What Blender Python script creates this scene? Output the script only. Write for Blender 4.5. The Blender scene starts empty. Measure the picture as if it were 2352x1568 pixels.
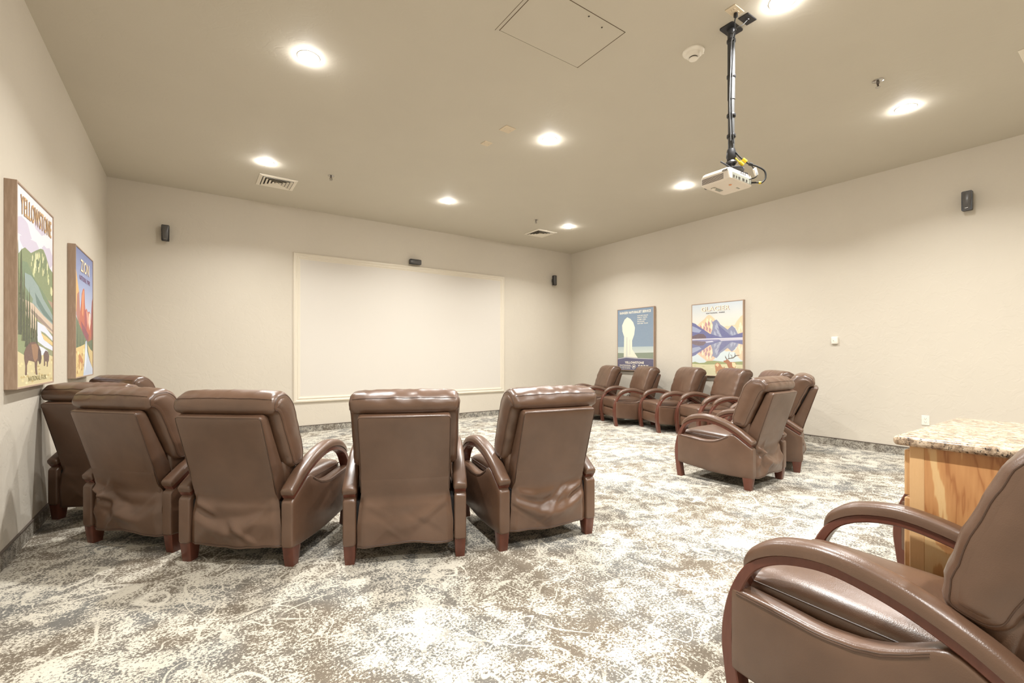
import bpy, bmesh, math, random
from mathutils import Vector, Matrix, noise

# ------------------------------------------------------------------ camera, world, exposure
scene = bpy.context.scene
COL = scene.collection
CAM_H = 1.22
YAW = math.radians(34.832)
FPX = 1061.8
cam_d = bpy.data.cameras.new('camera')
cam_d.sensor_fit = 'HORIZONTAL'; cam_d.sensor_width = 36.0
cam_d.lens = 36.0 * FPX / 2352.0
cam_d.shift_y = (815.2 - 784.0) / 2352.0
cam_d.clip_start = 0.02; cam_d.clip_end = 60
cam = bpy.data.objects.new('camera', cam_d); COL.objects.link(cam)
cam.location = (0, 0, CAM_H); cam.rotation_euler = (math.pi / 2, 0, -YAW)
scene.camera = cam

world = bpy.data.worlds.new('world'); scene.world = world; world.use_nodes = True
world.node_tree.nodes['Background'].inputs[0].default_value = (0.8, 0.78, 0.74, 1)
world.node_tree.nodes['Background'].inputs[1].default_value = 0.3

vs = scene.view_settings
vs.view_transform = 'Standard'; vs.look = 'None'; vs.gamma = 1.0; vs.use_curve_mapping = False
vs.exposure = -0.17
LAMP_W = 57.0          # power of each recessed downlight
LAMP_SPREAD = math.radians(138)

XL, XR, YB, YF, CE = -0.884, 7.13, 7.876, -2.6, 3.521
R = math.radians

# ------------------------------------------------------------------ helpers
def lin(r, g, b):
    f = lambda c: (c / 255) / 12.92 if c / 255 <= .04045 else ((c / 255 + .055) / 1.055) ** 2.4
    return (f(r), f(g), f(b), 1.0)

def mk_mesh(name, verts, faces, mat=None, smooth=None):
    me = bpy.data.meshes.new(name)
    me.from_pydata([tuple(v) for v in verts], [], faces)
    bm = bmesh.new(); bm.from_mesh(me); bmesh.ops.recalc_face_normals(bm, faces=bm.faces); bm.to_mesh(me); bm.free()
    if mat: me.materials.append(mat)
    shade(me, smooth)
    return me

def shade(me, smooth):
    if smooth is not None:
        for p in me.polygons: p.use_smooth = True
        me.set_sharp_from_angle(angle=R(smooth))

def put(name, me, parent=None, loc=None, rot=None):
    o = bpy.data.objects.new(name, me); COL.objects.link(o)
    if parent: o.parent = parent
    if loc is not None: o.location = loc
    if rot is not None: o.rotation_euler = rot
    return o

def tag(o, label=None, cat=None, group=None, kind=None):
    if label: o['label'] = label
    if cat: o['category'] = cat
    if group: o['group'] = group
    if kind: o['kind'] = kind
    return o

def empty(name, loc=(0, 0, 0), rz=0):
    o = bpy.data.objects.new(name, None); COL.objects.link(o)
    o.location = loc; o.rotation_euler = (0, 0, rz); o.empty_display_size = .1
    return o

class MB:
    """collects shapes into one mesh"""
    def __init__(s): s.v = []; s.f = []
    def add(s, v, f):
        n = len(s.v); s.v += [tuple(p) for p in v]; s.f += [tuple(i + n for i in q) for q in f]; return s
    def box(s, x0, x1, y0, y1, z0, z1, bev=0, seg=2, mat=None):
        bm = bmesh.new(); bmesh.ops.create_cube(bm, size=1)
        for v in bm.verts:
            v.co = Vector((x0 + (v.co.x + .5) * (x1 - x0), y0 + (v.co.y + .5) * (y1 - y0), z0 + (v.co.z + .5) * (z1 - z0)))
        if bev: bmesh.ops.bevel(bm, geom=bm.edges[:], offset=bev, segments=seg, affect='EDGES', profile=.5)
        bm.verts.index_update()
        vv = [mat @ v.co if mat else v.co.copy() for v in bm.verts]
        s.add(vv, [tuple(v.index for v in f.verts) for f in bm.faces]); bm.free(); return s
    def lathe(s, prof, n=24, mat=None):
        """prof: list of (r, z)"""
        v = []; f = []
        for r, z in prof:
            for k in range(n):
                a = 2 * math.pi * k / n; p = Vector((r * math.cos(a), r * math.sin(a), z)); v.append(mat @ p if mat else p)
        for i in range(len(prof) - 1):
            for k in range(n):
                f.append((i * n + k, i * n + (k + 1) % n, (i + 1) * n + (k + 1) % n, (i + 1) * n + k))
        f.append(tuple(range(n))[::-1]); f.append(tuple(range((len(prof) - 1) * n, len(prof) * n)))
        return s.add(v, f)
    def tube(s, pts, r, n=6, closed=False):
        pts = [Vector(p) for p in pts]; m = len(pts); v = []; f = []
        t0 = (pts[1] - pts[0]).normalized()
        up = Vector((0, 0, 1)) if abs(t0.z) < .9 else Vector((1, 0, 0))
        nrm = t0.cross(up).normalized()
        for i in range(m):
            if closed: t = (pts[(i + 1) % m] - pts[i - 1])
            else: t = pts[min(i + 1, m - 1)] - pts[max(i - 1, 0)]
            t = t.normalized() if t.length > 1e-9 else t0
            nrm = (nrm - t * nrm.dot(t)).normalized(); b = t.cross(nrm)
            rr = r[i] if isinstance(r, (list, tuple)) else r
            for k in range(n):
                a = 2 * math.pi * k / n; v.append(pts[i] + nrm * (rr * math.cos(a)) + b * (rr * math.sin(a)))
        for i in range(m if closed else m - 1):
            j = (i + 1) % m
            for k in range(n): f.append((i * n + k, i * n + (k + 1) % n, j * n + (k + 1) % n, j * n + k))
        if not closed: f.append(tuple(range(n))[::-1]); f.append(tuple(range((m - 1) * n, m * n)))
        return s.add(v, f)
    def loft(s, secs, caps=True):
        n = len(secs[0]); v = [p for q in secs for p in q]; f = []
        for i in range(len(secs) - 1):
            for k in range(n): f.append((i * n + k, i * n + (k + 1) % n, (i + 1) * n + (k + 1) % n, (i + 1) * n + k))
        if caps: f.append(tuple(range(n))[::-1]); f.append(tuple(range((len(secs) - 1) * n, len(secs) * n)))
        return s.add(v, f)
    def prism(s, poly, a, b, fn):
        """poly 2D extruded from a to b; fn(p, t) -> 3D"""
        n = len(poly); v = [fn(p, a) for p in poly] + [fn(p, b) for p in poly]
        f = [tuple(range(n))[::-1], tuple(range(n, 2 * n))] + [(k, (k + 1) % n, n + (k + 1) % n, n + k) for k in range(n)]
        return s.add(v, f)
    def mesh(s, name, mat, smooth=None): return mk_mesh(name, s.v, s.f, mat, smooth)
    def obj(s, name, mat, parent=None, smooth=None, loc=None, rot=None): return put(name, s.mesh(name, mat, smooth), parent, loc, rot)

def catmull(pts, sub=6, closed=False):
    out = []; n = len(pts)
    rng = range(n) if closed else range(n - 1)
    for i in rng:
        if closed: p0, p1, p2, p3 = pts[i - 1], pts[i], pts[(i + 1) % n], pts[(i + 2) % n]
        else: p0, p1, p2, p3 = pts[max(i - 1, 0)], pts[i], pts[i + 1], pts[min(i + 2, n - 1)]
        for k in range(sub):
            t = k / sub
            out.append(tuple(.5 * (2 * b + (c - a) * t + (2 * a - 5 * b + 4 * c - d) * t * t + (3 * b - a - 3 * c + d) * t ** 3) for a, b, c, d in zip(p0, p1, p2, p3)))
    if not closed: out.append(tuple(pts[-1]))
    return out

def interp(tab, x):
    """tab sorted by key ascending"""
    if x <= tab[0][0]: return tab[0][1]
    for (a, va), (b, vb) in zip(tab, tab[1:]):
        if x <= b: return va + (vb - va) * (x - a) / (b - a)
    return tab[-1][1]

def sstep(a, b, x):
    t = max(0, min(1, (x - a) / (b - a))); return t * t * (3 - 2 * t)

# ------------------------------------------------------------------ materials
class NT:
    def __init__(s, name):
        s.m = bpy.data.materials.new(name); s.m.use_nodes = True; s.t = s.m.node_tree; s.n = s.t.nodes
        s.b = s.n['Principled BSDF']; s.tc = s.n.new('ShaderNodeTexCoord')
    def node(s, typ, **kw):
        q = s.n.new('ShaderNode' + typ)
        for k, v in kw.items():
            if k.startswith('i_'):
                key = k[2:]; q.inputs[int(key) if key.isdigit() else key.replace('_', ' ')].default_value = v
            else: setattr(q, k, v)
        return q
    def link(s, a, b): s.t.links.new(a, b)
    def mapping(s, scale=(1, 1, 1), rot=(0, 0, 0)):
        q = s.node('Mapping'); q.inputs['Scale'].default_value = scale; q.inputs['Rotation'].default_value = rot
        s.link(s.tc.outputs['Object'], q.inputs[0]); return q.outputs[0]
    def noise(s, scale, detail=2, rough=.5, vec=None, dist=0):
        q = s.node('TexNoise'); q.inputs['Scale'].default_value = scale; q.inputs['Detail'].default_value = detail
        q.inputs['Roughness'].default_value = rough; q.inputs['Distortion'].default_value = dist
        s.link(vec or s.tc.outputs['Object'], q.inputs['Vector']); return q.outputs['Fac']
    def math(s, op, a, b=None, clamp=False):
        q = s.node('Math', operation=op, use_clamp=clamp)
        for i, x in enumerate((a, b)):
            if x is None: continue
            if isinstance(x, (int, float)): q.inputs[i].default_value = x
            else: s.link(x, q.inputs[i])
        return q.outputs[0]
    def ramp(s, fac, stops, interp='LINEAR'):
        q = s.node('ValToRGB'); r = q.color_ramp; r.interpolation = interp
        while len(r.elements) < len(stops): r.elements.new(.5)
        for e, (p, c) in zip(r.elements, stops): e.position = p; e.color = c if len(c) == 4 else (*c, 1)
        s.link(fac, q.inputs[0]); return q.outputs[0]
    def mix(s, fac, a, b):
        q = s.node('Mix', data_type='RGBA')
        for i, x in ((0, fac), (6, a), (7, b)):
            if isinstance(x, (int, float)): q.inputs[i].default_value = x
            elif isinstance(x, tuple): q.inputs[i].default_value = x
            else: s.link(x, q.inputs[i])
        return q.outputs[2]
    def bump(s, height, strength=.2, dist=.01):
        q = s.node('Bump'); q.inputs['Strength'].default_value = strength; q.inputs['Distance'].default_value = dist
        s.link(height, q.inputs['Height']); s.link(q.outputs[0], s.b.inputs['Normal'])
    def color(s, x):
        if isinstance(x, tuple): s.b.inputs['Base Color'].default_value = x
        else: s.link(x, s.b.inputs['Base Color'])
        return s
    def set(s, **kw):
        for k, v in kw.items(): s.b.inputs[k.replace('_', ' ')].default_value = v
        return s

def plain(name, col, rough=.5, metal=0.0, spec=.5):
    n = NT(name).color(col).set(Roughness=rough, Metallic=metal)
    n.b.inputs['Specular IOR Level'].default_value = spec
    nz = n.noise(60, 2); rr = n.node('MapRange'); rr.inputs[3].default_value = max(0, rough - .04); rr.inputs[4].default_value = min(1, rough + .04)
    n.link(nz, rr.inputs[0]); n.link(rr.outputs[0], n.b.inputs['Roughness'])
    return n.m

def paint_mat(name, col, k=1.0):
    n = NT(name)
    big = n.noise(1.3, 3, .6)
    c2 = tuple(x * .975 for x in col[:3]) + (1,)
    n.color(n.mix(n.ramp(big, [(.35, (0, 0, 0)), (.65, (1, 1, 1))]), col, c2))
    n.set(Roughness=.72); n.b.inputs['Specular IOR Level'].default_value = .25
    # skip-trowel plaster: raised flat islands with soft edges, sparse trowel scratches
    v = n.mapping((1, 1, 1))
    a = n.noise(6.5, 3, .65, v, .6)
    isl = n.ramp(a, [(.47, (0, 0, 0)), (.53, (1, 1, 1))])
    fine = n.noise(45, 2, .6, v)
    hgt = n.math('ADD', n.math('MULTIPLY', isl, .8), n.math('MULTIPLY', fine, .22))
    n.bump(hgt, .13 * k, .006)
    return n.m

WALL = paint_mat('wall_paint', (.63, .576, .488, 1))
CEIL = paint_mat('ceiling_paint', (.585, .54, .452, 1), .5)

def carpet_mat(name, dark=1.0, sc=1.0):
    n = NT(name); v = n.mapping((sc, sc, sc))
    taupe = lin(119, 109, 96); blue = lin(116, 116, 114); cream = lin(203, 197, 183)
    base = n.mix(n.ramp(n.noise(1.7, 2, .5, v), [(.42, (0, 0, 0)), (.58, (1, 1, 1))]), taupe, blue)
    pile = n.noise(420, 1, .5, v)
    base = n.mix(n.math('MULTIPLY', n.noise(150, 2, .6, v), .5), base, tuple(x * .62 for x in taupe[:3]) + (1,))
    # distressed cream speckle, density driven by a large and a medium field
    fine = n.noise(82, 4, .75, v, .3)
    med = n.noise(8, 3, .65, v, .6)
    large = n.noise(1.6, 2, .5, v)
    s = n.math('ADD', n.math('ADD', n.math('MULTIPLY', fine, 1.0), n.math('MULTIPLY', med, .55)), n.math('MULTIPLY', large, .24))
    q = n.node('MapRange'); q.clamp = True
    q.inputs[1].default_value = .885; q.inputs[2].default_value = .925; n.link(s, q.inputs[0]); speck = q.outputs[0]
    # scroll lines: contour curves of a smooth field
    def lines(scale, w, off=.5, seedrot=0.0, gate=(.45, .55), gs=2.3):
        vv = n.mapping((sc, sc, sc), (0, 0, seedrot))
        fld = n.noise(scale, 1.2, .45, vv, .9)
        d = n.math('ABSOLUTE', n.math('SUBTRACT', fld, off))
        l = n.node('MapRange'); l.clamp = True; l.inputs[1].default_value = w; l.inputs[2].default_value = w * .6
        n.link(d, l.inputs[0])
        g = n.ramp(n.noise(gs, 2, .6, vv), [(gate[0], (0, 0, 0)), (gate[1], (1, 1, 1))])
        e = n.ramp(n.noise(80, 2, .7, vv), [(.33, (0, 0, 0)), (.45, (1, 1, 1))])
        return n.math('MULTIPLY', n.math('MULTIPLY', l.outputs[0], g), e)
    L = n.math('MAXIMUM', lines(1.5, .008, .5, .4), lines(2.2, .010, .47, 1.9, (.46, .54)))
    L = n.math('MAXIMUM', L, lines(3.4, .012, .52, 3.1, (.48, .58)))
    # rosettes: perturbed rings
    vo = n.node('TexVoronoi'); vo.inputs['Scale'].default_value = 3.6 * sc
    wv = n.node('VectorMath', operation='ADD'); n.link(n.tc.outputs['Object'], wv.inputs[0])
    nn = n.node('TexNoise'); nn.inputs['Scale'].default_value = 14; n.link(n.tc.outputs['Object'], nn.inputs['Vector'])
    ws = n.node('VectorMath', operation='SCALE'); ws.inputs['Scale'].default_value = .06; n.link(nn.outputs['Color'], ws.inputs[0]); n.link(ws.outputs[0], wv.inputs[1])
    n.link(wv.outputs[0], vo.inputs['Vector'])
    ringd = n.math('ABSOLUTE', n.math('SUBTRACT', n.math('PINGPONG', vo.outputs['Distance'], .11), .055))
    rg = n.node('MapRange'); rg.clamp = True; rg.inputs[1].default_value = .022; rg.inputs[2].default_value = .010; n.link(ringd, rg.inputs[0])
    near = n.node('MapRange'); near.clamp = True; near.inputs[1].default_value = .30; near.inputs[2].default_value = .24; n.link(vo.outputs['Distance'], near.inputs[0])
    ro = n.math('MULTIPLY', n.math('MULTIPLY', rg.outputs[0], near.outputs[0]), n.ramp(n.noise(60, 3, .7, v), [(.5, (0, 0, 0)), (.58, (1, 1, 1))]))
    ro = n.math('MULTIPLY', ro, n.ramp(n.noise(.9, 1, .5, v), [(.48, (0, 0, 0)), (.56, (1, 1, 1))]))
    m = n.math('MAXIMUM', n.math('MAXIMUM', speck, L), ro)
    c = n.mix(m, base, n.mix(n.math('MULTIPLY', pile, .35), cream, tuple(x * .8 for x in cream[:3]) + (1,)))
    if dark != 1.0:
        c = n.mix(1 - dark, c, lin(88, 82, 78))
    n.color(c); n.set(Roughness=.95); n.b.inputs['Specular IOR Level'].default_value = .1
    n.bump(pile, .3, .003)
    return n.m

CARPET = carpet_mat('carpet')
CARPET_BASE = carpet_mat('carpet_base', .72, 1.7)
CAP = plain('base_cap', lin(92, 82, 74), .5)

def leather_mat():
    n = NT('brown_leather')
    big = n.noise(3.2, 3, .6)
    n.color(n.mix(n.ramp(big, [(.3, (0, 0, 0)), (.7, (1, 1, 1))]), (.098, .052, .031, 1), (.145, .080, .050, 1)))
    n.set(Roughness=.40)
    n.b.inputs['Specular IOR Level'].default_value = .75
    grain = n.node('TexVoronoi'); grain.inputs['Scale'].default_value = 330; n.link(n.tc.outputs['Object'], grain.inputs['Vector'])
    h = n.math('ADD', n.math('MULTIPLY', grain.outputs['Distance'], .10), n.math('MULTIPLY', n.noise(14, 3, .55), .6))
    n.bump(h, .16, .012)
    r = n.node('MapRange'); r.inputs[3].default_value = .25; r.inputs[4].default_value = .40; n.link(n.noise(9, 3, .6), r.inputs[0]); n.link(r.outputs[0], n.b.inputs['Roughness'])
    return n.m
LEATHER = leather_mat()
SEAM = plain('leather_seam', (.07, .037, .023, 1), .45)
DARKIN = plain('black_underside', (.012, .01, .01, 1), .9)

def wood_mat(name, c1, c2, rough, scale=(1, 1, 1), ring=6.0, dist=3.0, spec=.5):
    n = NT(name); v = n.mapping(scale)
    w = n.node('TexWave', wave_type='BANDS'); w.inputs['Scale'].default_value = ring; w.inputs['Distortion'].default_value = dist
    w.inputs['Detail'].default_value = 3; w.inputs['Detail Scale'].default_value = 1.6; n.link(v, w.inputs['Vector'])
    fine = n.noise(70, 4, .7, n.mapping(tuple(s * q for s, q in zip(scale, (1, 1, 1)))))
    f = n.math('ADD', n.math('MULTIPLY', w.outputs['Fac'], .6), n.math('MULTIPLY', fine, .4))
    n.color(n.mix(f, c1, c2)); n.set(Roughness=rough); n.b.inputs['Specular IOR Level'].default_value = spec
    n.bump(fine, .05, .003)
    return n.m
CHERRY = wood_mat('cherry_wood', (.095, .030, .019, 1), (.145, .050, .032, 1), .26, (1, 8, 1), 5, 2)
FRAMEW = wood_mat('grey_oak_frame', lin(190, 167, 148), lin(156, 133, 115), .6, (16, 1.6, 16), 5, 2.5, .3)
PINE = wood_mat('pine_edge', lin(232, 192, 140), lin(208, 160, 108), .4, (10, 10, 1), 5, 2)

def plywood_mat():
    n = NT('plywood_panel')
    v = n.mapping((1, 1.6, .75))
    base = n.noise(2.6, 1.0, .5, v, .8)
    saw = n.noise(13, 2, .6, n.mapping((1, 3.5, .45)))
    fld = n.math('ADD', n.math('MULTIPLY', base, 1.0), n.math('MULTIPLY', saw, .16))
    band = n.math('PINGPONG', n.math('MULTIPLY', fld, 7.0), 1.0)
    c = n.ramp(band, [(.0, lin(172, 112, 66)), (.14, lin(200, 144, 92)), (.46, lin(212, 158, 104)), (.56, lin(236, 200, 144)), (1, lin(238, 208, 156))])
    fine = n.noise(60, 4, .7, n.mapping((8, 8, .7)))
    c = n.mix(n.math('MULTIPLY', fine, .28), c, lin(200, 150, 100))
    n.color(c); n.set(Roughness=.38)
    return n.m
PLY = plywood_mat()

def granite_mat():
    n = NT('granite')
    a = n.noise(38, 4, .7); b = n.noise(85, 3, .7); d = n.noise(16, 3, .6)
    c = n.ramp(a, [(.30, lin(70, 62, 58)), (.42, lin(150, 128, 106)), (.54, lin(205, 184, 158)), (.68, lin(226, 210, 188))])
    c = n.mix(n.ramp(b, [(.36, (1, 1, 1)), (.44, (0, 0, 0))]), c, lin(46, 42, 42))
    c = n.mix(n.ramp(d, [(.56, (0, 0, 0)), (.70, (.6, .6, .6))]), c, lin(172, 146, 120))
    n.color(c); n.set(Roughness=.16); return n.m
GRANITE = granite_mat()

WHITE = plain('white_plastic', lin(236, 230, 218), .45)
WHITE_MET = plain('white_enamel', lin(232, 224, 208), .45)
IVORY = plain('painted_plate', lin(214, 198, 172), .55)
TRIMW = plain('cream_moulding', lin(222, 213, 196), .4)
SCREENM = plain('screen_white', lin(213, 207, 198), .6, 0, .3)
BLACK = plain('black_plastic', (.018, .017, .018, 1), .35)
BLACKM = plain('black_metal', (.035, .035, .038, 1), .38, .3)
STEEL = plain('grey_steel_pole', (.05, .05, .05, 1), .5, .1)
CHROME = plain('chrome', (.5, .48, .45, 1), .25, 1.0)
DARKGAP = plain('dark_gap', (.05, .04, .03, 1), .9)
SPKFACE = plain('speaker_front', (.095, .09, .086, 1), .3)
YELLOW = plain('yellow_plug', lin(236, 204, 40), .4)
GREYPLATE = plain('port_plate', lin(150, 150, 138), .45)
CABLEM = plain('black_cable', (.02, .02, .02, 1), .65, 0, .3)
ORANGE = plain('orange_mark', lin(235, 160, 110), .5)
PROJUNDER = plain('projector_shell', lin(226, 216, 202), .5)

def emis(name, col, st):
    n = NT(name); n.color((.9, .9, .9, 1)); n.b.inputs['Emission Color'].default_value = col; n.b.inputs['Emission Strength'].default_value = st
    return n.m
LENS = emis('lamp_lens', (1, .98, .95, 1), 300.0)

def print_mat():
    n = NT('poster_print'); a = n.node('Attribute', attribute_name='ink')
    q = n.mix(n.math('MULTIPLY', n.noise(90, 3, .6), .16), a.outputs['Color'], (.75, .7, .62, 1)); n.color(q)
    n.set(Roughness=.55); n.b.inputs['Specular IOR Level'].default_value = .3
    return n.m
PRINT = print_mat()

# ------------------------------------------------------------------ the room
def struct(name, mb, mat): return tag(mb.obj(name, mat), kind='structure')
struct('floor', MB().box(XL - .1, XR + .1, YF - .1, YB + .1, -.1, 0), CARPET)
struct('ceiling', MB().box(XL - .1, XR + .1, YF - .1, YB + .1, CE, CE + .1), CEIL)
struct('wall_left', MB().box(XL - .1, XL, YF, YB, 0, CE), WALL)
struct('wall_right', MB().box(XR, XR + .1, YF, YB, 0, CE), WALL)
struct('wall_back', MB().box(XL - .1, XR + .1, YB, YB + .1, 0, CE), WALL)
struct('wall_front', MB().box(XL - .1, XR + .1, YF - .1, YF, 0, CE), WALL)
BH = .098
for nm, a in (('baseboard_left', (XL, XL + .010, YF, YB)), ('baseboard_right', (XR - .010, XR, YF, YB)), ('baseboard_back', (XL + .010, XR - .010, YB - .010, YB))):
    b = struct(nm, MB().box(*a, 0, BH), CARPET_BASE)
    x0, x1, y0, y1 = a
    e = .003
    MB().box(x0 - (e if nm.endswith('right') else 0), x1 + (e if nm.endswith('left') else 0), y0 - (e if nm.endswith('back') else 0), y1, BH, BH + .008).obj('cap', CAP, b)

# ------------------------------------------------------------------ recessed downlights
def lamp_meshes():
    ring = MB().lathe([(.0835, 0), (.0835, -.0012), (.078, -.0035), (.066, -.0042), (.062, -.0030), (.061, 0)], 32).mesh('trim_ring', WHITE, 40)
    lens = MB().lathe([(.0605, -.001), (.060, -.008), (.052, -.018), (.030, -.025), (.002, -.027)], 12).mesh('lens', LENS, 60)
    return ring, lens
RING, LENSM = lamp_meshes()
LL = {(0.75, 3.83): 'recessed ceiling light nearest the left wall, halfway down the room', (3.155, 3.83): 'recessed ceiling light between the access panel and the screen, mid ceiling',
      (0.75, 6.21): 'recessed ceiling light beside the left air vent', (3.17, 6.23): 'recessed ceiling light above the screen, midway between the two air vents',
      (5.57, 6.23): 'recessed ceiling light beside the right air vent, farthest from the viewer', (5.52, 3.83): 'recessed ceiling light just left of the hanging projector',
      (5.47, 1.44): 'recessed ceiling light at right beside the sprinkler head', (3.16, 1.46): 'recessed ceiling light cut by the top edge beside the projector mount'}
LD = bpy.data.lights.new('downlight', 'AREA'); LD.shape = 'DISK'; LD.size = .11; LD.energy = LAMP_W; LD.color = (1, .992, .962); LD.spread = LAMP_SPREAD
for x in (.75, 3.16, 5.5):
    for y in (-.95, 1.45, 3.83, 6.22):
        key = min(LL, key=lambda k: (k[0] - x) ** 2 + (k[1] - y) ** 2)
        vis = (key[0] - x) ** 2 + (key[1] - y) ** 2 < .05
        px, py = key if vis else (x, y)
        r = empty('ceiling_downlight', (px, py, CE))
        lab = LL[key] if vis else {(.75, 1.45): 'recessed ceiling light above the left foreground, out of the frame'}.get((x, y), 'recessed ceiling light behind the viewer, ' + {.75: 'near the left wall', 3.16: 'mid room', 5.5: 'near the right wall'}[x])
        tag(r, lab, 'ceiling light', 'recessed ceiling lights')
        put('trim_ring', RING, r); put('lens', LENSM, r)
        l = bpy.data.objects.new('bulb', LD); COL.objects.link(l); l.parent = r; l.location = (0, 0, -.029)

# ------------------------------------------------------------------ recliner
AX = .320
ARM = [(.328, .0), (.349, .147), (.357, .236), (.348, .328), (.322, .422), (.272, .515), (.199, .572), (.104, .602), (.001, .606), (-.141, .572), (-.266, .516), (-.356, .457), (-.417, .415)]

def arm_curve(): return catmull(ARM, 6)
def arm_normals(c):
    out = []
    for i in range(len(c)):
        a, b = c[max(i - 1, 0)], c[min(i + 1, len(c) - 1)]
        t = Vector((b[0] - a[0], b[1] - a[1])).normalized(); out.append(Vector((t.y, -t.x)))   # outward (front / up)
    return out

def m_arm_frame(sx):
    c = arm_curve(); nr = arm_normals(c); secs = []; hw = .034
    for i, (p, nn) in enumerate(zip(c, nr)):
        s = i / (len(c) - 1)
        t = interp([(0, .050), (.12, .044), (.3, .036), (.45, .031), (1, .030)], s)
        hw2 = hw; b = .004
        if p[1] < .06 and i < 6: nn = Vector((1, 0))
        sec = []
        for (u, w) in ((-hw2, -b), (-hw2 + b, 0), (hw2 - b, 0), (hw2, -b), (hw2, -t + b), (hw2 - b, -t), (-hw2 + b, -t), (-hw2, -t + b)):
            sec.append((sx * AX + u, p[0] + nn.x * w, max(0, p[1] + nn.y * w)))
        secs.append(sec)
    return MB().loft(secs).mesh('arm_frame', CHERRY, 40)

def m_arm_pad(sx):
    c = arm_curve(); nr = arm_normals(c)
    i0 = min(range(len(c)), key=lambda i: abs(c[i][0] - .285) + abs(c[i][1] - .495))
    idx = list(range(i0, len(c))); secs = []; N = len(idx)
    for k, i in enumerate(idx):
        p, nn = c[i], nr[i]; s = k / (N - 1)
        t = interp([(0, .006), (.03, .020), (.08, .033), (.2, .044), (.5, .043), (.93, .040), (.985, .037), (1, .026)], s)
        hw = interp([(0, .020), (.03, .031), (.08, .038), (.2, .042), (.97, .042), (1, .036)], s)
        ext = 0.0
        sec = []
        for a in range(13):
            an = math.pi * a / 12; cu, sv = math.cos(an), math.sin(an)
            u = hw * math.copysign(abs(cu) ** .7, cu); w = t * sv ** .6
            wob = .0012 * noise.noise(Vector((p[0] * 16 + sx, a * .7, 3)))
            sec.append((sx * AX + u, p[0] + nn.x * (w + wob), p[1] + nn.y * (w + wob)))
        sec.append((sx * AX - hw * .9, p[0] - nn.x * .002, p[1] - nn.y * .002)); sec.append((sx * AX + hw * .9, p[0] - nn.x * .002, p[1] - nn.y * .002))
        secs.append(sec)
    return MB().loft(secs).mesh('arm_pad', LEATHER, 50)

PT = [(-.424, .378), (-.356, .420), (-.266, .479), (-.240, .490), (-.205, .480), (-.152, .449), (-.100, .424), (-.040, .408), (.03, .402), (.069, .403), (.187, .416), (.322, .427)]
PBt = [(-.424, .112), (-.336, .104), (-.194, .100), (-.032, .104), (.139, .122), (.259, .134), (.322, .141)]
def rrect(w, h, r, n=3):
    out = []
    for cx, cy, a0 in ((w - r, h - r, 0), (-w + r, h - r, 90), (-w + r, -h + r, 180), (w - r, -h + r, 270)):
        for k in range(n + 1):
            a = R(a0 + 90 * k / n); out.append((cx + r * math.cos(a), cy + r * math.sin(a)))
    return out
def m_side_panel(sx):
    ys = [-.424, -.4235, -.420, -.412] + [-.40 + .72 * i / 30 for i in range(31)][1:-1] + [.314, .318, .322]
    secs = []
    for y in ys:
        zt, zb = interp(PT, y), interp(PBt, y)
        e = max(0, (.012 - min(y + .424, .322 - y)) / .012); ins = .010 * (1 - math.sqrt(max(0, 1 - e * e)))
        hh = (zt - zb) / 2 - ins; zc = (zt + zb) / 2; hw = .0355 - ins
        sec = []
        base = rrect(hw, hh, min(.014, hw * .6))
        # add intermediate points on the long faces for puff
        pts = []
        for k in range(len(base)):
            a, b = base[k], base[(k + 1) % len(base)]; pts.append(a)
            if abs(a[1] - b[1]) > .05:
                for q in range(1, 7): pts.append((a[0], a[1] + (b[1] - a[1]) * q / 7))
        for (u, w) in pts:
            puff = .006 * (1 - (w / hh) ** 2) * (1 - abs((y + .05) / .38) ** 3) if abs(u) > hw * .95 else 0
            wr = .0016 * noise.noise(Vector((y * 9, w * 9, sx * 2))) if abs(u) > hw * .9 else 0
            sec.append((sx * AX + u + math.copysign(max(0, puff) + wr, u), y, zc + w))
        secs.append(sec)
    return MB().loft(secs).mesh('side_panel', LEATHER, 50)
def m_side_seam(sx):
    mb = MB(); ys = [-.20 + .52 * i / 26 for i in range(26)]
    mb.tube([(sx * (AX + .0372), y, interp(PT, y) - .018) for y in ys], .0020, 5)
    mb.tube([(sx * (AX + .0356), y, interp(PT, y) - .011) for y in ys], .0016, 5)
    return mb.mesh('seam', SEAM, 60)

def back_y(z): return -.412 - .318 * (z - .40)           # rear surface of the back panel
def m_back_panel():
    secs = []
    zs = [.34, .36, .45, .55, .65, .75, .83, .862, .874, .881, .884]
    for z in zs:
        e = max(0, (z - .862) / .022); ins = .016 * (1 - math.sqrt(max(0, 1 - e * e)))
        th = interp([(.34, .14), (.54, .118), (.884, .066)], z) - ins * 2
        w = interp([(.34, .250), (.5, .254), (.884, .257)], z) - ins
        yr = back_y(z) + ins; sec = []
        pts = []; base = rrect(w, th / 2, .012)
        for k in range(len(base)):
            a, b = base[k], base[(k + 1) % len(base)]; pts.append(a)
            if abs(a[0] - b[0]) > .1: pts += [(a[0] + (b[0] - a[0]) * q / 10, a[1]) for q in range(1, 10)]
        for (u, v) in pts:
            bow = -.006 * (1 - (u / w) ** 2) if v < 0 else 0
            sec.append((u, yr + th / 2 + v + bow, z + (.0 if v < 0 else .006 * (z > .8))))
        secs.append(sec)
    return MB().loft(secs).mesh('back_panel', LEATHER, 45)
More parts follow.
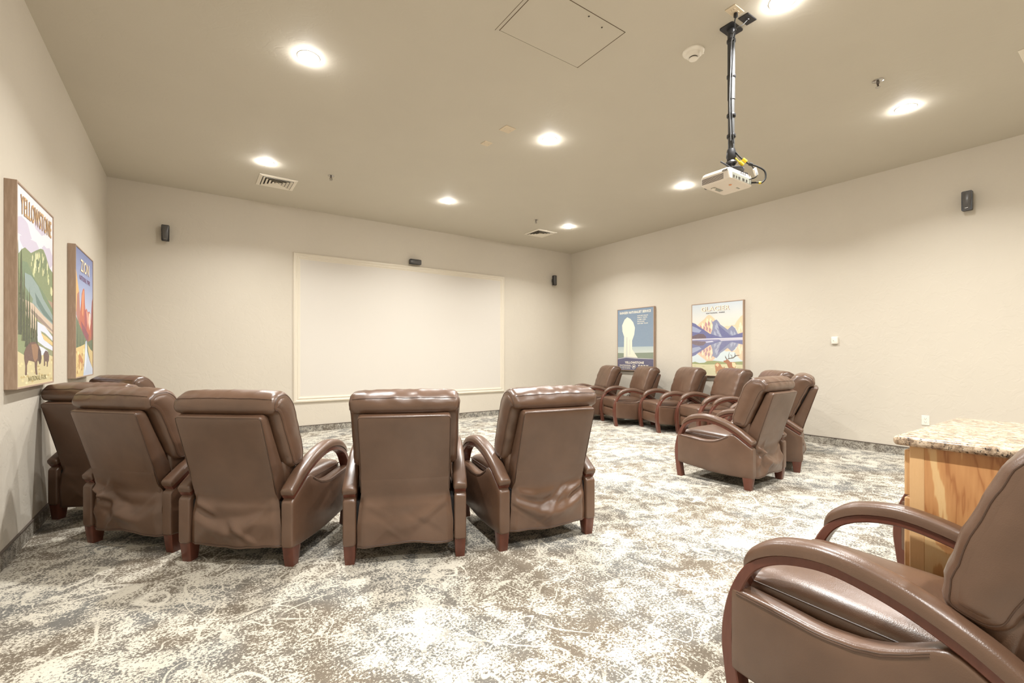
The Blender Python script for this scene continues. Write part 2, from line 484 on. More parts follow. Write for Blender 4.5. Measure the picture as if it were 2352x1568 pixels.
def m_back_seam():
    mb = MB(); w = .2545
    p = [(-w, back_y(z) + .004, z) for z in (.42, .5, .6, .7, .8, .855)]
    q = [(-w + .004, back_y(.868) + .003, .868), (-w + .014, back_y(.872) + .003, .873)]
    top = [(-w + .014 + (2 * w - .028) * k / 10, back_y(.873) + .0035 - .006 * (1 - (2 * k / 10 - 1) ** 2), .873) for k in range(1, 10)]
    right = [(-x, y, z) for x, y, z in reversed(p + q)]
    mb.tube(p + q + top + right, .0028, 6)
    return mb.mesh('seam', SEAM, 60)

def m_skirt(seed, amp):
    rnd = random.Random(seed); folds = []
    for k in range(8):
        folds.append((rnd.uniform(-.22, .22), rnd.uniform(.15, .36), rnd.uniform(-1.6, 1.6), rnd.uniform(.016, .040), rnd.uniform(-1, 1), rnd.uniform(.05, .12)))
    sag = rnd.uniform(-.10, .10); drag = {-1: rnd.uniform(.15, 1.2), 1: rnd.uniform(.15, 1.2)}; dsl = {-1: rnd.uniform(.35, 1.0), 1: rnd.uniform(.35, 1.0)}
    nx, nz = 56, 44; pts = []; ZT = .56; ZB = .106
    for j in range(nz + 1):
        t = j / nz; z = ZT - (ZT - ZB) * t
        row = []
        for i in range(nx + 1):
            s = 2 * i / nx - 1
            half = interp([(ZB, .279), (.22, .277), (.33, .268), (.395, .257), (.43, .2505), (ZT, .2515)], z) + .005 * noise.noise(Vector((z * 11, seed, s))) * sstep(.42, .30, z)
            x = s * half
            y0 = back_y(z) - .006 * (1 - (x / .256) ** 2)
            y = y0 + interp([(.40, -.004), (.48, -.0015), (.52, .002), (ZT, .005)], z)
            y = interp([(ZB, -.424), (.25, -.430), (.34, min(y, -.424)), (.40, y), (ZT, y)], z) if z < .40 else y
            d = 0
            for fx, fz, sl, wd, a, ln in folds:
                r = (x - fx) - sl * (z - fz); d += a * math.exp(-(r / wd) ** 2) * math.exp(-((z - fz) / ln) ** 2)
            d += .7 * noise.noise(Vector((x * 5, z * 8, seed * 3.7)))
            # drag folds running in and down from the two corner notches, and the belly that hangs between them
            for sg in (-1, 1):
                r = (z - .375) + abs(x * sg - .25) * dsl[sg]; on = drag[sg] * sstep(.03, .17, x * sg)
                d += .9 * on * math.exp(-(r / .020) ** 2) - .7 * on * math.exp(-((r + .045) / .022) ** 2)
            d += 1.1 * math.exp(-((z - .20 - 1.6 * (x - sag) ** 2) / .040) ** 2) * (1 - .6 * abs(s)) - .6 * math.exp(-((z - .275 - .9 * (x - sag) ** 2) / .030) ** 2) * (1 - .8 * abs(s))
            env = sstep(.47, .36, z) * (1 - .45 * sstep(.16, ZB, z))
            y -= amp * d * env * (1 - .6 * sstep(.9, 1, abs(s)))
            if abs(s) > .86: y += .020 * sstep(.86, 1, abs(s)) * sstep(.42, .36, z)
            zz = z + (.008 * math.sin(4 * s + seed * 1.3) + .007 * noise.noise(Vector((s * 2.5, seed, 0)))) * sstep(.25, ZB, z)
            row.append((x, y, zz))
        pts.append(row)
    v = [p for r in pts for p in r]; n = len(v); W = nx + 1
    v += [(x, y + .006, z) for x, y, z in v]
    f = []
    for j in range(nz):
        for i in range(nx):
            a = j * W + i; f.append((a, a + 1, a + W + 1, a + W)); f.append((n + a, n + a + W, n + a + W + 1, n + a + 1))
    for i in range(nx):
        f.append((i, n + i, n + i + 1, i + 1)); a = nz * W + i; f.append((a, a + 1, n + a + 1, n + a))
    for j in range(nz):
        a = j * W; f.append((a, a + W, n + a + W, n + a)); a += nx; f.append((a, n + a, n + a + W, a + W))
    me = mk_mesh('back_skirt', v, f, LEATHER, 60)
    hem = MB().tube([(p[0], p[1] - .002, p[2] + .011) for p in pts[-1]], .0022, 5).mesh('hem_seam', SEAM, 60)
    return me, hem

CUSH = [(-.222, .572), (-.208, .62), (-.226, .70), (-.260, .80), (-.294, .89), (-.330, .958), (-.380, 1.000), (-.435, 1.008), (-.487, .992), (-.518, .962), (-.525, .925), (-.512, .899), (-.484, .888), (-.458, .850), (-.410, .74), (-.366, .64), (-.336, .570), (-.285, .552)]
def cush_profile(): return catmull(CUSH, 4, True)
def prof_normals(p):
    out = []; n = len(p)
    for i in range(n):
        a, b = p[i - 1], p[(i + 1) % n]; t = Vector((b[0] - a[0], b[1] - a[1])).normalized(); out.append(Vector((t.y, -t.x)))
    # orient outwards
    cy = sum(q[0] for q in p) / n; area = sum(p[i][0] * p[(i + 1) % n][1] - p[(i + 1) % n][0] * p[i][1] for i in range(n))
    if area < 0: out = [-q for q in out]
    return out
def cush_pt(pr, nr, i, x, seed, W=.308):
    ax = abs(x); p, nn = pr[i], nr[i]
    front = p[0] > -.40 + (1.0 - p[1]) * .10
    off = 0
    e = max(0, (ax - (W - .034)) / .034); off -= .034 * (1 - math.sqrt(max(0, 1 - min(1, e) ** 2)))
    off += .012 * (1 - (x / W) ** 4) * (1 if p[1] > .6 else .3)
    wr = sstep(.15, .28, ax)
    tt = i / len(pr)
    nz = noise.noise(Vector((x * 4 + seed, p[0] * 22, p[1] * 22)))
    nz2 = noise.noise(Vector((x * 16, p[0] * 14 + seed, p[1] * 14)))
    off += .0085 * nz * wr * (1 - .5 * e) + .0022 * nz2
    if p[1] > .95: off += .0055 * noise.noise(Vector((x * 22 + seed * 2, p[0] * 7, 5.0)))      # gathers along the head roll
    return (x, p[0] + nn.x * off, p[1] + nn.y * off)
def m_cushion(seed):
    pr = cush_profile(); nr = prof_normals(pr); W = .308
    xs = [-W, -W + .0012, -W + .005, -W + .012, -W + .022, -W + .034] + [-W + .034 + (2 * W - .068) * k / 26 for k in range(1, 26)] + [W - .034, W - .022, W - .012, W - .005, W - .0012, W]
    secs = [[cush_pt(pr, nr, i, x, seed) for i in range(len(pr))] for x in xs]
    body = MB().loft(secs, caps=False)
    # puffed side boxing bridging the front and rear runs of the profile
    n = len(pr); half = n // 2; M = 6
    for sec, sg in ((secs[0], -1), (secs[-1], 1)):
        v = []; f = []
        for i in range(half):
            a, b = Vector(sec[i]), Vector(sec[n - 1 - i])
            end = sstep(0, 5, i) * sstep(half - 1, half - 7, i)
            for k in range(M + 1):
                t = k / M; q = a.lerp(b, t); bulge = 4 * t * (1 - t)
                q.x += sg * bulge * end * (.007 + .005 * noise.noise(Vector((q.y * 9 + seed, q.z * 13, sg))))
                v.append(q)
        W1 = M + 1
        for i in range(half - 1):
            for k in range(M):
                c = i * W1 + k; f.append((c, c + 1, c + W1 + 1, c + W1))
        body.add(v, f)
    me = body.mesh('back_cushion', LEATHER, 60)
    mb = MB()
    for sx in (-1, 1):
        mb.tube([cush_pt(pr, [q * 1.0 for q in nr], i, sx * (W - .0045), seed) for i in range(len(pr))], .0022, 5, True)
    # seam along the rear top of the head roll
    k = min(range(len(pr)), key=lambda i: abs(pr[i][0] + .510) + abs(pr[i][1] - .975))
    line = []
    for j in range(25):
        x = -.288 + .576 * j / 24; q = cush_pt(pr, nr, k, x, seed); line.append((q[0], q[1] - .0005, q[2] + .0005))
    mb.tube(line, .0026, 5)
    return me, mb.mesh('piping', SEAM, 60)

def pillow(x0, x1, y0, y1, z0, z1, r, crown, n=(14, 14, 5), seed=0, wr=.003, fn=None):
    """rounded, crowned box cushion"""
    cx, cy, cz = (x0 + x1) / 2, (y0 + y1) / 2, (z0 + z1) / 2; hx, hy, hz = (x1 - x0) / 2, (y1 - y0) / 2, (z1 - z0) / 2
    bm = bmesh.new(); bmesh.ops.create_cube(bm, size=2)
    bmesh.ops.subdivide_edges(bm, edges=bm.edges[:], cuts=13, use_grid_fill=True)
    for v in bm.verts:
        def rem(t): return math.copysign(1 - (1 - abs(t)) ** 1.35, t)
        u = Vector((rem(v.co.x) * hx, rem(v.co.y) * hy, rem(v.co.z) * hz))
        inner = Vector((max(-hx + r, min(hx - r, u.x)), max(-hy + r, min(hy - r, u.y)), max(-hz + r, min(hz - r, u.z))))
        d = u - inner
        if d.length > 1e-6:
            ex = [abs(a) > 1e-6 for a in d]
            if sum(ex) > 1: d = d.normalized() * min(r, max(abs(a) for a in d))
        p = inner + d
        sx, sy = p.x / hx, p.y / hy
        if p.z > 0: p.z += crown * (1 - sx ** 4) * (1 - sy ** 4) * (p.z / hz)
        p.z += wr * noise.noise(Vector((p.x * 7 + seed, p.y * 7, p.z * 5))) * (1 if p.z > 0 else 0)
        q = Vector((cx + p.x, cy + p.y, cz + p.z))
        v.co = Vector(fn(q)) if fn else q
    bm.verts.index_update()
    res = ([v.co.copy() for v in bm.verts], [tuple(v.index for v in f.verts) for f in bm.faces]); bm.free(); return res

def seat_fn(q):
    # seat slopes gently back, front edge rolls over
    s = (q.y + .30) / .62
    return (q.x, q.y, q.z + (.022 * s - .012) * (1 if q.z > .36 else .5))
def m_seat():
    v, f = pillow(-.279, .279, -.31, .322, .285, .452, .045, .026, seed=2, fn=seat_fn)
    me = MB().add(v, f).mesh('seat_cushion', LEATHER, 60)
    mb = MB()
    for sx in (-1, 1): mb.tube([seat_fn(Vector((sx * .2755, y, .428))) for y in [-.28 + .57 * k / 12 for k in range(13)]], .003, 5)
    mb.tube([seat_fn(Vector((x, .318, .425))) for x in [-.27 + .54 * k / 12 for k in range(13)]], .003, 5)
    return me, mb.mesh('piping', SEAM, 60)
def m_foot():
    v, f = pillow(-.275, .275, .225, .312, .125, .292, .034, .0, seed=5)
    v = [Vector((p.x, p.y + .012 * (1 - (p.x / .275) ** 4) * (1 - ((p.z - .21) / .085) ** 2 if p.y > .27 else 0), p.z)) for p in v]
    return MB().add(v, f).mesh('footrest', LEATHER, 60)
def m_lumbar():
    def fn(q): return (q.x, q.y - .25 * (q.z - .5) - .018 * (abs(q.x) / .28) ** 3, q.z - .02 * (1 - (q.x / .28) ** 2) * 0)
    v, f = pillow(-.272, .272, -.335, -.185, .425, .610, .05, .0, seed=7, fn=fn)
    return MB().add(v, f).mesh('lumbar_pad', LEATHER, 60)
def m_leg(sx):
    secs = []
    for z, y0, y1, hw in ((0, -.402, -.344, .027), (.05, -.408, -.338, .031), (.118, -.416, -.328, .0335)):
        c = (y0 + y1) / 2; hy = (y1 - y0) / 2
        secs.append([(sx * AX + u, c + v, z) for u, v in rrect(hw, hy, .005, 2)])
    return MB().loft(secs).mesh('leg', CHERRY, 40)
def m_base():
    return MB().box(-.286, .286, -.395, .245, .15, .37, .01).mesh('seat_base', DARKIN)

P = {}
P['arm_frame'] = [m_arm_frame(-1), m_arm_frame(1)]; P['arm_pad'] = [m_arm_pad(-1), m_arm_pad(1)]
P['side_panel'] = [m_side_panel(-1), m_side_panel(1)]; P['side_seam'] = [m_side_seam(-1), m_side_seam(1)]
P['leg'] = [m_leg(-1), m_leg(1)]
P['back_panel'] = m_back_panel(); P['back_seam'] = m_back_seam()
SKIRTS = [m_skirt(s, a) for s, a in ((11, .026), (23, .024), (35, .005), (47, .020), (58, .016))]
CUSHIONS = [m_cushion(s) for s in (1.0, 5.3, 9.7)]
P['seat'] = m_seat(); P['foot'] = m_foot(); P['lumbar'] = m_lumbar(); P['base'] = m_base()

def recliner(x, y, rot, label, sk=0, cu=0):
    r = empty('recliner_chair', (x, y, 0), R(rot)); tag(r, label, 'recliner', 'brown leather recliners')
    put('seat_base', P['base'], r)
    s = put('seat_cushion', P['seat'][0], r); put('piping', P['seat'][1], s)
    put('footrest', P['foot'], r); put('lumbar_pad', P['lumbar'], r)
    for k in (0, 1):
        put('arm_frame', P['arm_frame'][k], r); put('arm_pad', P['arm_pad'][k], r)
        s = put('side_panel', P['side_panel'][k], r); put('seam', P['side_seam'][k], s)
        put('leg', P['leg'][k], r)
    b = put('back_panel', P['back_panel'], r); put('seam', P['back_seam'], b)
    b = put('back_skirt', SKIRTS[sk][0], r); put('hem_seam', SKIRTS[sk][1], b)
    b = put('back_cushion', CUSHIONS[cu][0], r); put('piping', CUSHIONS[cu][1], b)
    return r

def from_rear(ax, ay, bx, by, label, sk, cu, rot=None):
    """place a chair from the floor points of its two rear feet (its left, its right)"""
    a = math.degrees(math.atan2(by - ay, bx - ax)) if rot is None else rot
    mx, my = (ax + bx) / 2, (ay + by) / 2; f = .375
    return recliner(mx - math.sin(R(a)) * f, my + math.cos(R(a)) * f, a, label, sk, cu)
def from_front(ax, ay, bx, by, label, sk, cu):
    """from the floor points of the two front feet (its left, its right)"""
    a = math.degrees(math.atan2(by - ay, bx - ax)); mx, my = (ax + bx) / 2, (ay + by) / 2; f = -.305
    return recliner(mx - math.sin(R(a)) * f, my + math.cos(R(a)) * f, a, label, sk, cu)

recliner(-.325, 4.87, -38, 'brown leather recliner touching the left wall, its dark back half hidden by its neighbour', 2, 1)
from_rear(-.508, 4.043, -.092, 3.58, 'brown recliner seen from behind, deep folds low on its back, second from left wall', 0, 0)
from_rear(-.003, 3.365, .485, 2.945, 'brown leather recliner seen from behind with sagging loose back hem, third from the left wall', 1, 2)
from_rear(.769, 2.768, 1.355, 2.504, 'brown leather recliner seen squarely from behind in the middle of the picture', 2, 1)
from_rear(1.601, 2.418, 2.241, 2.314, 'brown leather recliner seen from behind at the right end of the foreground arc', 3, 0)
recliner(-.25, 6.32, -50, 'brown recliner farthest along the left wall, only head cushion and arm tip in view', 4, 2)
from_rear(4.13, 2.204, 4.788, 2.239, 'brown recliner in side view on the open carpet, nearer of the pair at right', 0, 1)
recliner(5.343, 2.729, 23, 'brown leather recliner just behind the one in side view, back turned to the cabinet', 3, 0)
recliner(6.36, 6.50, 66, 'brown recliner nearest the back right corner, at the far end of the wall row', 4, 1)
from_front(6.012, 5.509, 6.282, 6.081, 'brown recliner facing left below the blue plume poster, second from the back corner', 4, 0)
from_front(6.05, 4.655, 6.332, 5.221, 'brown recliner facing left between the two right-wall posters, third from the back corner', 4, 2)
recliner(6.36, 4.00, 63, 'brown recliner facing left below the mountain lake poster, fourth from the back corner', 4, 1)
recliner(5.99, 3.27, 49, 'brown recliner at the near end of the right wall row, mostly hidden by others', 4, 0)
recliner(1.885, .559, .5, 'brown leather recliner in the right foreground, cut off by the picture edge', 3, 2)
recliner(3.583, .56, 2, 'brown leather recliner beyond the granite-topped cabinet, only a curved wooden arm showing', 3, 1)

# ------------------------------------------------------------------ granite-topped cabinet
cab = empty('cabinet', (2.70, .10, 0)); tag(cab, 'pine cabinet with a speckled granite top beside the foreground recliner', 'cabinet')
CZ = .905
x0, x1, y1c, y0c = 2.305, 3.14, .595, -.55
def W(o): return (o[0] - 2.70, o[1] - .10, o[2])
def cbox(name, mat, a, b, c, d, e, f_, bev=.002, parent=cab): return MB().box(a - 2.70, b - 2.70, c - .10, d - .10, e, f_, bev, 1).obj(name, mat, parent)
cbox('side_panel', PLY, x0, x0 + .018, y0c, y1c - .045, .0, CZ - .038, .001)
cbox('side_panel', PLY, x1 - .018, x1, y0c, y1c - .045, .0, CZ - .038, .001)
cbox('rear_panel', PLY, x0 + .018, x1 - .018, y0c, y0c + .012, .0, CZ - .038, .001)
for a, b in ((x0 - .001, x0 + .05), (x1 - .05, x1 + .001), ((x0 + x1) / 2 - .025, (x0 + x1) / 2 + .025)):
    cbox('face_stile', PINE, a, b, y1c - .045, y1c, .0, CZ - .038)
cbox('face_rail', PINE, x0 + .05, x1 - .05, y1c - .043, y1c - .002, CZ - .08, CZ - .038)
cbox('face_rail', PINE, x0 + .05, x1 - .05, y1c - .043, y1c - .002, .0, .10)
for k in (0, 1):
    a = x0 + .014 + k * ((x1 - x0) / 2 - .006); b = a + (x1 - x0) / 2 - .022
    d = cbox('drawer_front', PINE, a, b, y1c, y1c + .02, CZ - .235, CZ - .058, .003)
    MB().lathe([(.006, 0), (.006, .012), (.014, .018), (.015, .026), (.008, .03)], 16, Matrix.Translation(((a + b) / 2 - 2.70, y1c + .02 - .10, CZ - .147)) @ Matrix.Rotation(-math.pi / 2, 4, 'X')).obj('knob', CHROME, d, 40)
    d = cbox('door', PINE, a, b, y1c, y1c + .02, .085, CZ - .245, .003)
    MB().lathe([(.006, 0), (.006, .012), (.014, .018), (.015, .026), (.008, .03)], 16, Matrix.Translation(((b - .05 if k == 0 else a + .05) - 2.70, y1c + .02 - .10, CZ - .32)) @ Matrix.Rotation(-math.pi / 2, 4, 'X')).obj('knob', CHROME, d, 40)
MB().box(x0 - .035 - 2.70, x1 + .035 - 2.70, y0c - .02 - .10, y1c + .045 - .10, CZ - .038, CZ, .016, 5).obj('granite_top', GRANITE, cab, 30)

# ------------------------------------------------------------------ projection screen
scr = empty('projection_screen', (3.30, YB, .471)); tag(scr, 'wide blank white projection screen in a cream moulding on the back wall', 'screen')
sx0, sx1, sz0, sz1 = 1.319 - 3.30, 5.279 - 3.30, 0.0, 2.824 - .471
MB().box(sx0 + .05, sx1 - .05, -.010, 0, sz0 + .05, sz1 - .05).obj('screen_surface', SCREENM, scr)
MW = .098
def moulding(p0, p1, inward):
    """mitred frame rail with a stepped profile; p in (x,z)"""
    prof = [(0, 0), (0, .018), (.012, .026), (.030, .028), (.040, .020), (.052, .018), (.060, .024), (.074, .024), (.084, .014), (MW, .012), (MW, 0)]
    t = Vector(p1) - Vector(p0); t.normalize(); n = Vector(inward); secs = []
    for p, s in ((Vector(p0), 1), (Vector(p1), -1)):
        secs.append([((p + n * a + t * (a * s)).x, -b, (p + n * a + t * (a * s)).y) for a, b in prof])
    return MB().loft(secs)
for p0, p1, n in (((sx0, sz0), (sx1, sz0), (0, 1)), ((sx0, sz1), (sx1, sz1), (0, -1)), ((sx0, sz0), (sx0, sz1), (1, 0)), ((sx1, sz0), (sx1, sz1), (-1, 0))):
    moulding(p0, p1, n).obj('frame_moulding', TRIMW, scr, 25)

# ------------------------------------------------------------------ posters
def wall_empty(name, origin, right, normal):
    o = bpy.data.objects.new(name, None); COL.objects.link(o)
    rx = Vector(right); nz = Vector(normal); up = Vector((0, 0, 1))
    m = Matrix((rx, up, nz)).transposed().to_4x4(); m.translation = Vector(origin); o.matrix_world = m; o.empty_display_size = .1
    return o

class Print:
    def __init__(s, w, h): s.w = w; s.h = h; s.v = []; s.f = []; s.c = []; s.z = 0.0
    def poly(s, pts, col, step=True):
        """pts (u, v-down) in 0..1, col sRGB or list of sRGB per point"""
        s.z += .000014
        n = len(s.v)
        for u, v in pts: s.v.append(((max(0, min(1, u)) - .5) * s.w, (1 - max(0, min(1, v))) * s.h, s.z))
        s.f.append(tuple(range(n, n + len(pts))))
        s.c.append([lin(*c) for c in col] if isinstance(col[0], (tuple, list)) else [lin(*col)] * len(pts))
    def grad(s, v0, v1, c0, c1): s.poly([(0, v0), (1, v0), (1, v1), (0, v1)], [c0, c0, c1, c1])
    def blob(s, u, v, ru, rv, col, n=12, jag=.15, seed=0):
        rd = random.Random(seed); s.poly([(u + ru * (1 + rd.uniform(-jag, jag)) * math.cos(2 * math.pi * k / n), v + rv * (1 + rd.uniform(-jag, jag)) * math.sin(2 * math.pi * k / n)) for k in range(n)], col)
    def pine(s, u, v0, v1, wd, col):
        pts = [(u, v0)]; n = 5
        for k in range(1, n + 1): t = k / n; pts += [(u + wd * t, v0 + (v1 - v0) * t), (u + wd * t * .6, v0 + (v1 - v0) * (t - .02))] if k < n else [(u + wd, v1)]
        left = [(2 * u - a, b) for a, b in reversed(pts[1:])]
        s.poly(pts + left, col)
    def build(s, parent, z):
        me = bpy.data.meshes.new('print'); me.from_pydata([(x, y, z + q) for x, y, q in s.v], [], s.f)
        ca = me.color_attributes.new('ink', 'FLOAT_COLOR', 'CORNER')
        i = 0
        for cc in s.c:
            for c in cc: ca.data[i].color = c; i += 1
        me.materials.append(PRINT); return put('print', me, parent)

def lettering(parent, text, u, v, width, height, col, z, w, h, bold=.0, name='lettering', italic=0):
    """text centred at (u, v-down) filling width x height metres"""
    cu = bpy.data.curves.new('text', 'FONT'); cu.body = text; cu.size = 1; cu.align_x = 'CENTER'; cu.align_y = 'CENTER'; cu.offset = bold; cu.resolution_u = 3; cu.space_character = 1.08; cu.shear = italic
    ob = bpy.data.objects.new('text', cu); COL.objects.link(ob)
    bpy.context.view_layer.update()
    me = bpy.data.meshes.new_from_object(ob.evaluated_get(bpy.context.evaluated_depsgraph_get()))
    bpy.data.objects.remove(ob); bpy.data.curves.remove(cu)
    xs = [q.co.x for q in me.vertices]; ys = [q.co.y for q in me.vertices]
    kx = width / (max(xs) - min(xs)); ky = height / (max(ys) - min(ys)); mx = (max(xs) + min(xs)) / 2; my = (max(ys) + min(ys)) / 2
    for q in me.vertices: q.co = ((q.co.x - mx) * kx + (u - .5) * w, (q.co.y - my) * ky + (1 - v) * h, z)
    key = 'ink_%d_%d_%d' % col; m = bpy.data.materials.get(key) or plain(key, lin(*col), .55)
    me.materials.clear(); me.materials.append(m)
    return put(name, me, parent)

FD = .055
def poster(origin, right, normal, w, h, label):
    o = wall_empty('framed_poster', origin, right, normal); tag(o, label, 'poster', 'framed park posters')
    t = .012
    MB().box(-w / 2 + t, w / 2 - t, t, h - t, .004, FD - .006).obj('backing', FRAMEW, o)
    for a in ((-w / 2, -w / 2 + t, 0, h), (w / 2 - t, w / 2, 0, h), (-w / 2 + t, w / 2 - t, 0, t), (-w / 2 + t, w / 2 - t, h - t, h)):
        MB().box(*a, 0, FD, .0015, 1).obj('frame_rail', FRAMEW, o)
    return o
def build_print(o, pr, t=.012):
    q = pr.build(o, FD - .0058); q.location = (0, t, 0); return q
Z1 = FD - .0040
IN = .012

# -- left wall, bison and mountain scene
w, h = .885, 1.225
o = poster((XL, 3.862 + w / 2, 1.018), (0, 1, 0), (1, 0, 0), w, h, 'framed poster of a bison in a green mountain valley, on the left wall')
pw, ph = w - 2 * IN, h - 2 * IN
p = Print(pw, ph)
p.grad(0, .42, (236, 232, 238), (226, 224, 236))
for a in ((.15, .20, .22, .055, 1), (.35, .27, .25, .05, 2), (.85, .26, .2, .06, 3), (.6, .13, .2, .03, 4)): p.blob(a[0], a[1], a[2], a[3], (205, 198, 218), 14, .25, a[4])
p.poly([(.0, .36), (.12, .31), (.2, .29), (.35, .30), (.5, .265), (.62, .24), (.7, .235), (.78, .26), (.9, .32), (1, .335), (1, .52), (.5, .5), (0, .48)], (128, 142, 104))
for k in range(46):
    rd = random.Random(k + 400); a = rd.uniform(.30, .99); top = interp([(.3, .30), (.5, .265), (.66, .237), (.78, .262), (.9, .32), (1, .337)], a); b = top + .008 + rd.random() * .11
    q = rd.uniform(.6, 1.3); p.poly([(a, b), (a + .022 * q, b + .012 * q), (a + .012 * q, b + .040 * q), (a - .014 * q, b + .048 * q), (a - .016 * q, b + .018 * q)], rd.choice([(214, 214, 164), (196, 202, 150), (226, 224, 182), (104, 122, 92)]))
p.poly([(.1, .37), (.25, .36), (.45, .43), (.65, .47), (.85, .52), (1, .56), (1, .62), (.5, .60), (.1, .55)], (112, 134, 104))
p.poly([(.18, .42), (.35, .42), (.55, .46), (.7, .52), (.9, .57), (1, .60), (1, .66), (.7, .63), (.4, .58), (.2, .52)], (140, 160, 158))
p.poly([(.2, .49), (.4, .54), (.35, .60), (.2, .60)], (122, 142, 112)); p.poly([(.45, .50), (.6, .54), (.75, .58), (1, .63), (1, .645), (.7, .61), (.5, .56)], (96, 122, 118))
p.poly([(.0, .55), (.4, .565), (.7, .615), (1, .655), (1, .74), (.6, .71), (0, .68)], (206, 186, 166))
p.poly([(.35, .595), (.65, .635), (1, .69), (1, .70), (.6, .655), (.35, .615)], (150, 132, 122)); p.poly([(.4, .63), (.7, .67), (1, .72), (1, .735), (.6, .69)], (226, 208, 160))
p.poly([(.5, .64), (1, .715), (1, .87), (.5, .84)], (140, 146, 112))
p.poly([(.52, .655), (.75, .675), (1, .73), (1, .755), (.75, .715), (.62, .705), (.7, .75), (1, .79), (1, .815), (.75, .795), (.52, .765)], (216, 222, 238))
p.poly([(.62, .715), (.8, .735), (1, .765), (1, .785), (.72, .755)], (224, 194, 132))
p.poly([(.5, .785), (.7, .80), (.85, .82), (.7, .845), (.55, .855)], (222, 228, 240))
p.poly([(0, .66), (.12, .72), (.35, .80), (.55, .85), (.55, .90), (0, .90)], (134, 148, 108))
for k, (a, v0, v1, wd) in enumerate(((.03, .27, .72, .085), (.11, .30, .74, .085), (.18, .40, .77, .08), (.25, .50, .80, .07), (.31, .48, .82, .06), (.38, .57, .83, .05), (.44, .56, .83, .045), (.5, .60, .83, .045))):
    p.pine(a, v0, v1, wd, (74, 84, 54) if k % 2 else (94, 102, 66)); p.pine(a - .012, v0 + .03, v1, wd * .45, (58, 68, 48))
p.poly([(0, .82), (.2, .845), (.5, .85), (.8, .835), (1, .85), (1, 1), (0, 1)], (212, 199, 154))
for k in range(34):
    rd = random.Random(k); a, b = rd.random(), .87 + .12 * rd.random(); p.poly([(a - .03, b), (a, b - .008), (a + .04, b + .002), (a, b + .007)], random.Random(k + 50).choice([(232, 216, 164), (198, 176, 118), (240, 228, 184)]))
p.poly([(.17, .83), (.22, .80), (.32, .775), (.45, .77), (.55, .785), (.62, .82), (.64, .855), (.62, .885), (.58, .895), (.55, .875), (.52, .875), (.50, .915), (.52, .95), (.47, .95), (.45, .915), (.44, .88), (.38, .875), (.28, .87), (.24, .895), (.24, .945), (.19, .945), (.2, .90), (.17, .86)], (104, 74, 66))
p.poly([(.35, .785), (.48, .78), (.54, .80), (.52, .86), (.45, .88), (.40, .86)], (150, 112, 84)); p.poly([(.55, .80), (.62, .82), (.64, .86), (.61, .89), (.57, .89), (.54, .85)], (70, 50, 50))
p.poly([(.70, .835), (.76, .815), (.83, .82), (.88, .845), (.87, .875), (.84, .885), (.83, .91), (.80, .91), (.80, .88), (.75, .878), (.74, .905), (.71, .905), (.71, .87)], (98, 72, 72))
build_print(o, p)
lettering(o, 'YELLOWSTONE', .515, .095, .74, .118, (150, 112, 84), Z1, w, h, .012)
lettering(o, 'YELLOWSTONE', .525, .092, .74, .118, (206, 172, 128), Z1 + .0002, w, h, .004)
lettering(o, 'NATIONAL PARK', .53, .958, .44, .032, (122, 112, 66), Z1, w, h, .012)

# -- left wall, red canyon scene
w, h = .90, 1.19
o = poster((XL, 5.545 + w / 2, 1.012), (0, 1, 0), (1, 0, 0), w, h, 'framed poster of red canyon spires over a river, on the left wall')
p = Print(w - .024, h - .024)
p.grad(0, .25, (112, 124, 170), (150, 164, 204)); p.grad(.25, .6, (150, 164, 204), (206, 212, 230))
p.poly([(0, .16), (.05, .18), (.12, .26), (.2, .34), (.22, .46), (.15, .50), (0, .50)], (224, 180, 116)); p.poly([(.1, .36), (.2, .33), (.24, .45), (.3, .55), (.2, .6), (.05, .52)], (178, 122, 112))
p.poly([(.30, .42), (.34, .34), (.40, .30), (.46, .285), (.50, .30), (.52, .40), (.55, .46), (.62, .44), (.70, .47), (.78, .455), (.86, .47), (.90, .52), (.95, .60), (.95, .72), (.25, .72), (.22, .55)], (190, 104, 84))
p.poly([(.36, .36), (.42, .31), (.47, .30), (.45, .42), (.42, .52), (.36, .50)], (222, 148, 104)); p.poly([(.5, .45), (.6, .47), (.66, .55), (.6, .66), (.5, .60)], (166, 84, 92))
p.poly([(.6, .46), (.7, .475), (.76, .52), (.72, .60), (.66, .56)], (222, 160, 140)); p.poly([(.3, .56), (.5, .60), (.75, .66), (.70, .73), (.4, .68)], (140, 74, 92)); p.poly([(.76, .47), (.86, .475), (.88, .55), (.8, .62), (.74, .55)], (236, 206, 190))
p.poly([(1, .33), (.96, .36), (.92, .45), (.9, .60), (.93, .70), (1, .74)], (150, 74, 76))
p.poly([(0, .52), (.12, .56), (.3, .62), (.5, .68), (.7, .72), (.9, .70), (1, .70), (1, .85), (0, .88)], (112, 124, 100))
for k, (a, v0, v1) in enumerate(((.04, .50, .80), (.1, .54, .80), (.17, .52, .82), (.25, .60, .80), (.33, .61, .79), (.42, .63, .79), (.50, .66, .78), (.76, .64, .80), (.84, .66, .82), (.92, .65, .82), (.98, .63, .82))):
    p.pine(a, v0, v1, .035, (66, 88, 72) if k % 2 else (96, 112, 78))
p.poly([(0, .78), (.3, .76), (.52, .74), (.52, .86), (.45, 1), (0, 1)], (222, 196, 134)); p.poly([(.68, .74), (.85, .78), (1, .80), (1, .95), (.85, .88), (.72, .80)], (212, 190, 136))
for k in range(26):
    rd = random.Random(k + 7); a, b = rd.uniform(0, .48), .79 + .18 * rd.random(); p.blob(a, b, .035, .016, rd.choice([(244, 224, 168), (182, 140, 92), (236, 206, 140), (204, 168, 108)]), 7, .3, k)
